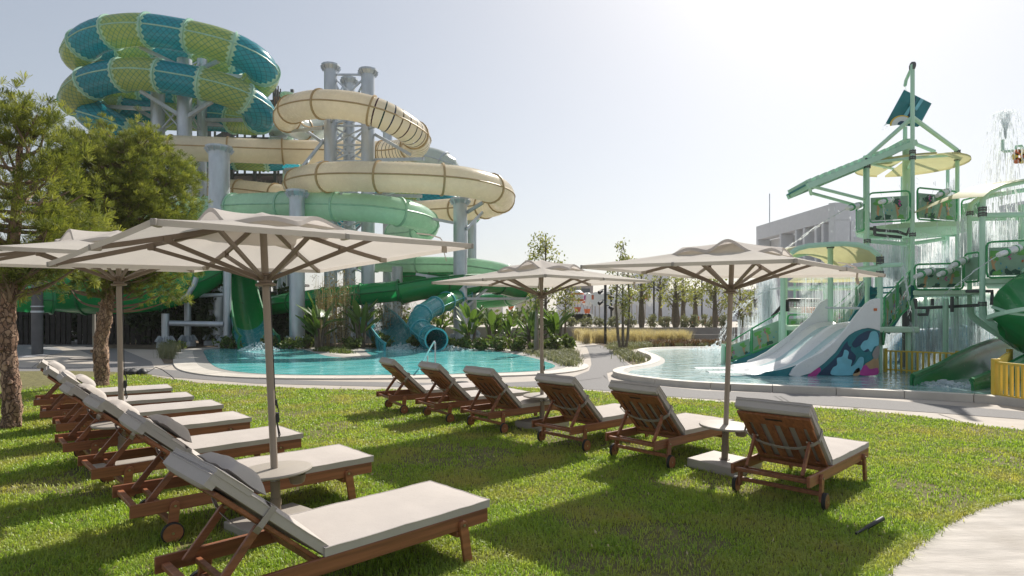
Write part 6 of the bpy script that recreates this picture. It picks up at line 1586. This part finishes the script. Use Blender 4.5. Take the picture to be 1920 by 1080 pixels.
# mushroom spray at top right
mb = MB(); c = P(1885,262,17)
for _ in range(1300):
    a = RS.uniform(0, 2*PI); v0 = RS.uniform(.1, .62); t0 = RS.uniform(.0, 1.3); t1 = t0 + RS.uniform(.02, .07)
    f_ = lambda t: c + Vector((math.cos(a)*v0*t, math.sin(a)*v0*t, 3.9*t*RS.uniform(.97,1.03) - 4.9*t*t))
    r_ = RS.uniform(.005, .013); mb.tube([f_(t0), f_(t1)], [r_, r_*.6], 3, cap=False)
tag(mb.build('fountain_spray', K['spray'], kind='stuff'), 'mushroom of spray from the pipe at the top right', 'water jet')
# drifting mist of fine drops round the tower
mb = MB()
for _ in range(1500):
    p = Vector((RS.uniform(P(1640,0,18).x, P(1935,0,18).x), RS.uniform(16.5, 21), RS.uniform(.1, 5.4))); r_ = RS.uniform(.004, .010); mb.tube([p, p - Vector((RS.gauss(0,.03),0,RS.uniform(.03,.14)))], [r_, r_*.6], 3, cap=False)
tag(mb.build('drifting_spray', K['spray'], kind='stuff'), 'fine drops drifting between the decks of the play tower', 'spray')
# splashes at the slide ends
def splash(label, c, rx_, ry_, h_, n):
    mb = MB(); c = Vector(c)
    for _ in range(n):
        a = RS.uniform(0, 2*PI); q = RS.uniform(0, 1)**.6; p = c + Vector((rx_*q*math.cos(a), ry_*q*math.sin(a), 0)); s_ = RS.uniform(.015, .06)*(1.2-q*.6)
        z = h_*(1-q)*RS.uniform(0, 1); mb.lathe([(.002,-s_*.5),(s_,-.1*s_),(s_*.7,s_*.5),(.002,s_*.7)], 5, p + Vector((0,0,z)), cap=False)
    return tag(mb.build('splash', K['spray'], kind='stuff'), label, 'splash')
splash('white splash under the steep green chute', G(486,656), .9, .9, .45, 420); splash('white splash at the end of the teal open slide', G(756,655), 1.1, .9, .35, 420); splash('white foam in front of the teal tube mouth', G(838,656), 1.2, .7, .25, 380)
splash('foam where the green exit flume meets the pool', G(1770,722,.05), .6, .5, .12, 160); splash('foam below the falling jet near the stairs', G(1342,655,.05), 1.2, 1.2, .25, 220)

# ------------------------------------------------------------------ lawn grass
rng = np.random.default_rng(101)
n = 2600000
x = rng.uniform(-11, 12.5, n).astype(np.float32); y = rng.uniform(1.5, 17.2, n).astype(np.float32)
k = np.abs(x) < .90*y + 1.2; x, y = x[k], y[k]
worn = np.sin(x*1.9+.7*np.sin(y*2.3))*np.sin(y*1.6+.9*np.sin(x*1.1)) + .5*np.sin(x*5.1+y*3.7)*np.sin(y*4.3-x*2.2)
dens = np.clip((4.2/np.maximum(y, 2.6))**1.7, 0, 1.0)*np.where(worn > .62, .30, np.where(worn > .45, .65, 1.0)); k = rng.uniform(0, 1, len(x)) < dens; x, y = x[k], y[k]
k = inside(x, y, lawn); x, y = x[k], y[k]
n = len(x); pts = np.stack([x, y, np.zeros(n)], 1)
far_ = np.clip(y/4.2, .75, 3.2)
patch = .5 + .5*np.sin(x*2.3 + 1.3*np.sin(y*1.7))*np.sin(y*2.9 + 1.1*np.sin(x*1.3))
a = rng.uniform(0, 2*PI, n); l = (.025 + .027*rng.uniform(0, 1, n)**2)*(.85 + .35*patch); lean = rng.uniform(.15, 1.0, n)
w_ = .0033*far_**.75*rng.uniform(.7, 1.3, n)
dx = np.stack([np.cos(a), np.sin(a), 0*a], 1); sd_ = np.stack([-np.sin(a), np.cos(a), 0*a], 1)*w_[:,None]
m1 = pts + dx*(lean*l*.35)[:,None]; m1[:,2] += l*.62
tp = pts + dx*(lean*l*1.2)[:,None]; tp[:,2] += l*(1-.35*lean)
v = np.stack([pts - sd_, pts + sd_, m1 + sd_*.8, m1 - sd_*.8, tp], 1).reshape(-1,3)
i = np.arange(n)[:,None]*5
o = bulk('grass', v, np.concatenate([i+[0,1,2], i+[0,2,3], i+[3,2,4]], 1), 3, K['grass'], kind='stuff')
tag(o, 'short mown grass of the sunlit lawn', 'grass')

# clumps of longer blades, fallen leaves and clover that break up the turf
rng = np.random.default_rng(202)
m_ = 2600; x = rng.uniform(-9, 11, m_); y = 2.2 + 12*rng.uniform(0, 1, m_)**1.6; k = inside(x, y, lawn); c_ = np.stack([x[k], y[k], 0*x[k]], 1)
c_ = np.repeat(c_, 16, 0); c_[:,:2] += rng.normal(size=(len(c_),2))*.035
blades('long_grass', 'longer tufts of grass scattered over the lawn', 'grass', c_, .058, .004, K['grass'], spread=1.1)
e_ = catmull(gp(lawn_r), 10); ee = np.array([tuple(p) for p in resample(e_, 900)[0]]); ee = np.repeat(ee, 5, 0); ee[:,:2] += rng.normal(size=(len(ee),2))*np.array([.022,.022]); ee[:,2] = .012
blades('edge_grass', 'ragged grass growing over the edge of the concrete path', 'grass', ee, .06, .0035, K['grass'], spread=1.2)
m_ = 900; x = rng.uniform(-9, 11, m_); y = 2.2 + 11*rng.uniform(0, 1, m_)**1.4; k = inside(x, y, lawn); c_ = np.stack([x[k], y[k], rng.uniform(.025, .05, k.sum())], 1)
v, f = leaf_quads(c_, .035, .5); o = bulk('fallen_leaves', v, f, 4, K['straw'], kind='stuff'); tag(o, 'small dry leaves lying in the lawn', 'leaves')

# ------------------------------------------------------------------ summer haze
b = MB(); b.box((0, 690, 12.1), (1802, 1624, 27.0)); hz_ = b.build('haze', K['joint'], kind='stuff')
m = bpy.data.materials.new('haze'); m.use_nodes = True; nt = m.node_tree; nt.nodes.remove(nt.nodes['Principled BSDF'])
pv = nt.nodes.new('ShaderNodeVolumePrincipled'); pv.inputs['Color'].default_value = (.96, .96, .95, 1); pv.inputs['Density'].default_value = .0004; pv.inputs['Anisotropy'].default_value = .3
nt.links.new(pv.outputs[0], nt.nodes['Material Output'].inputs['Volume']); hz_.data.materials[0] = m
tag(hz_, 'pale summer haze hanging over the whole water park', 'haze')
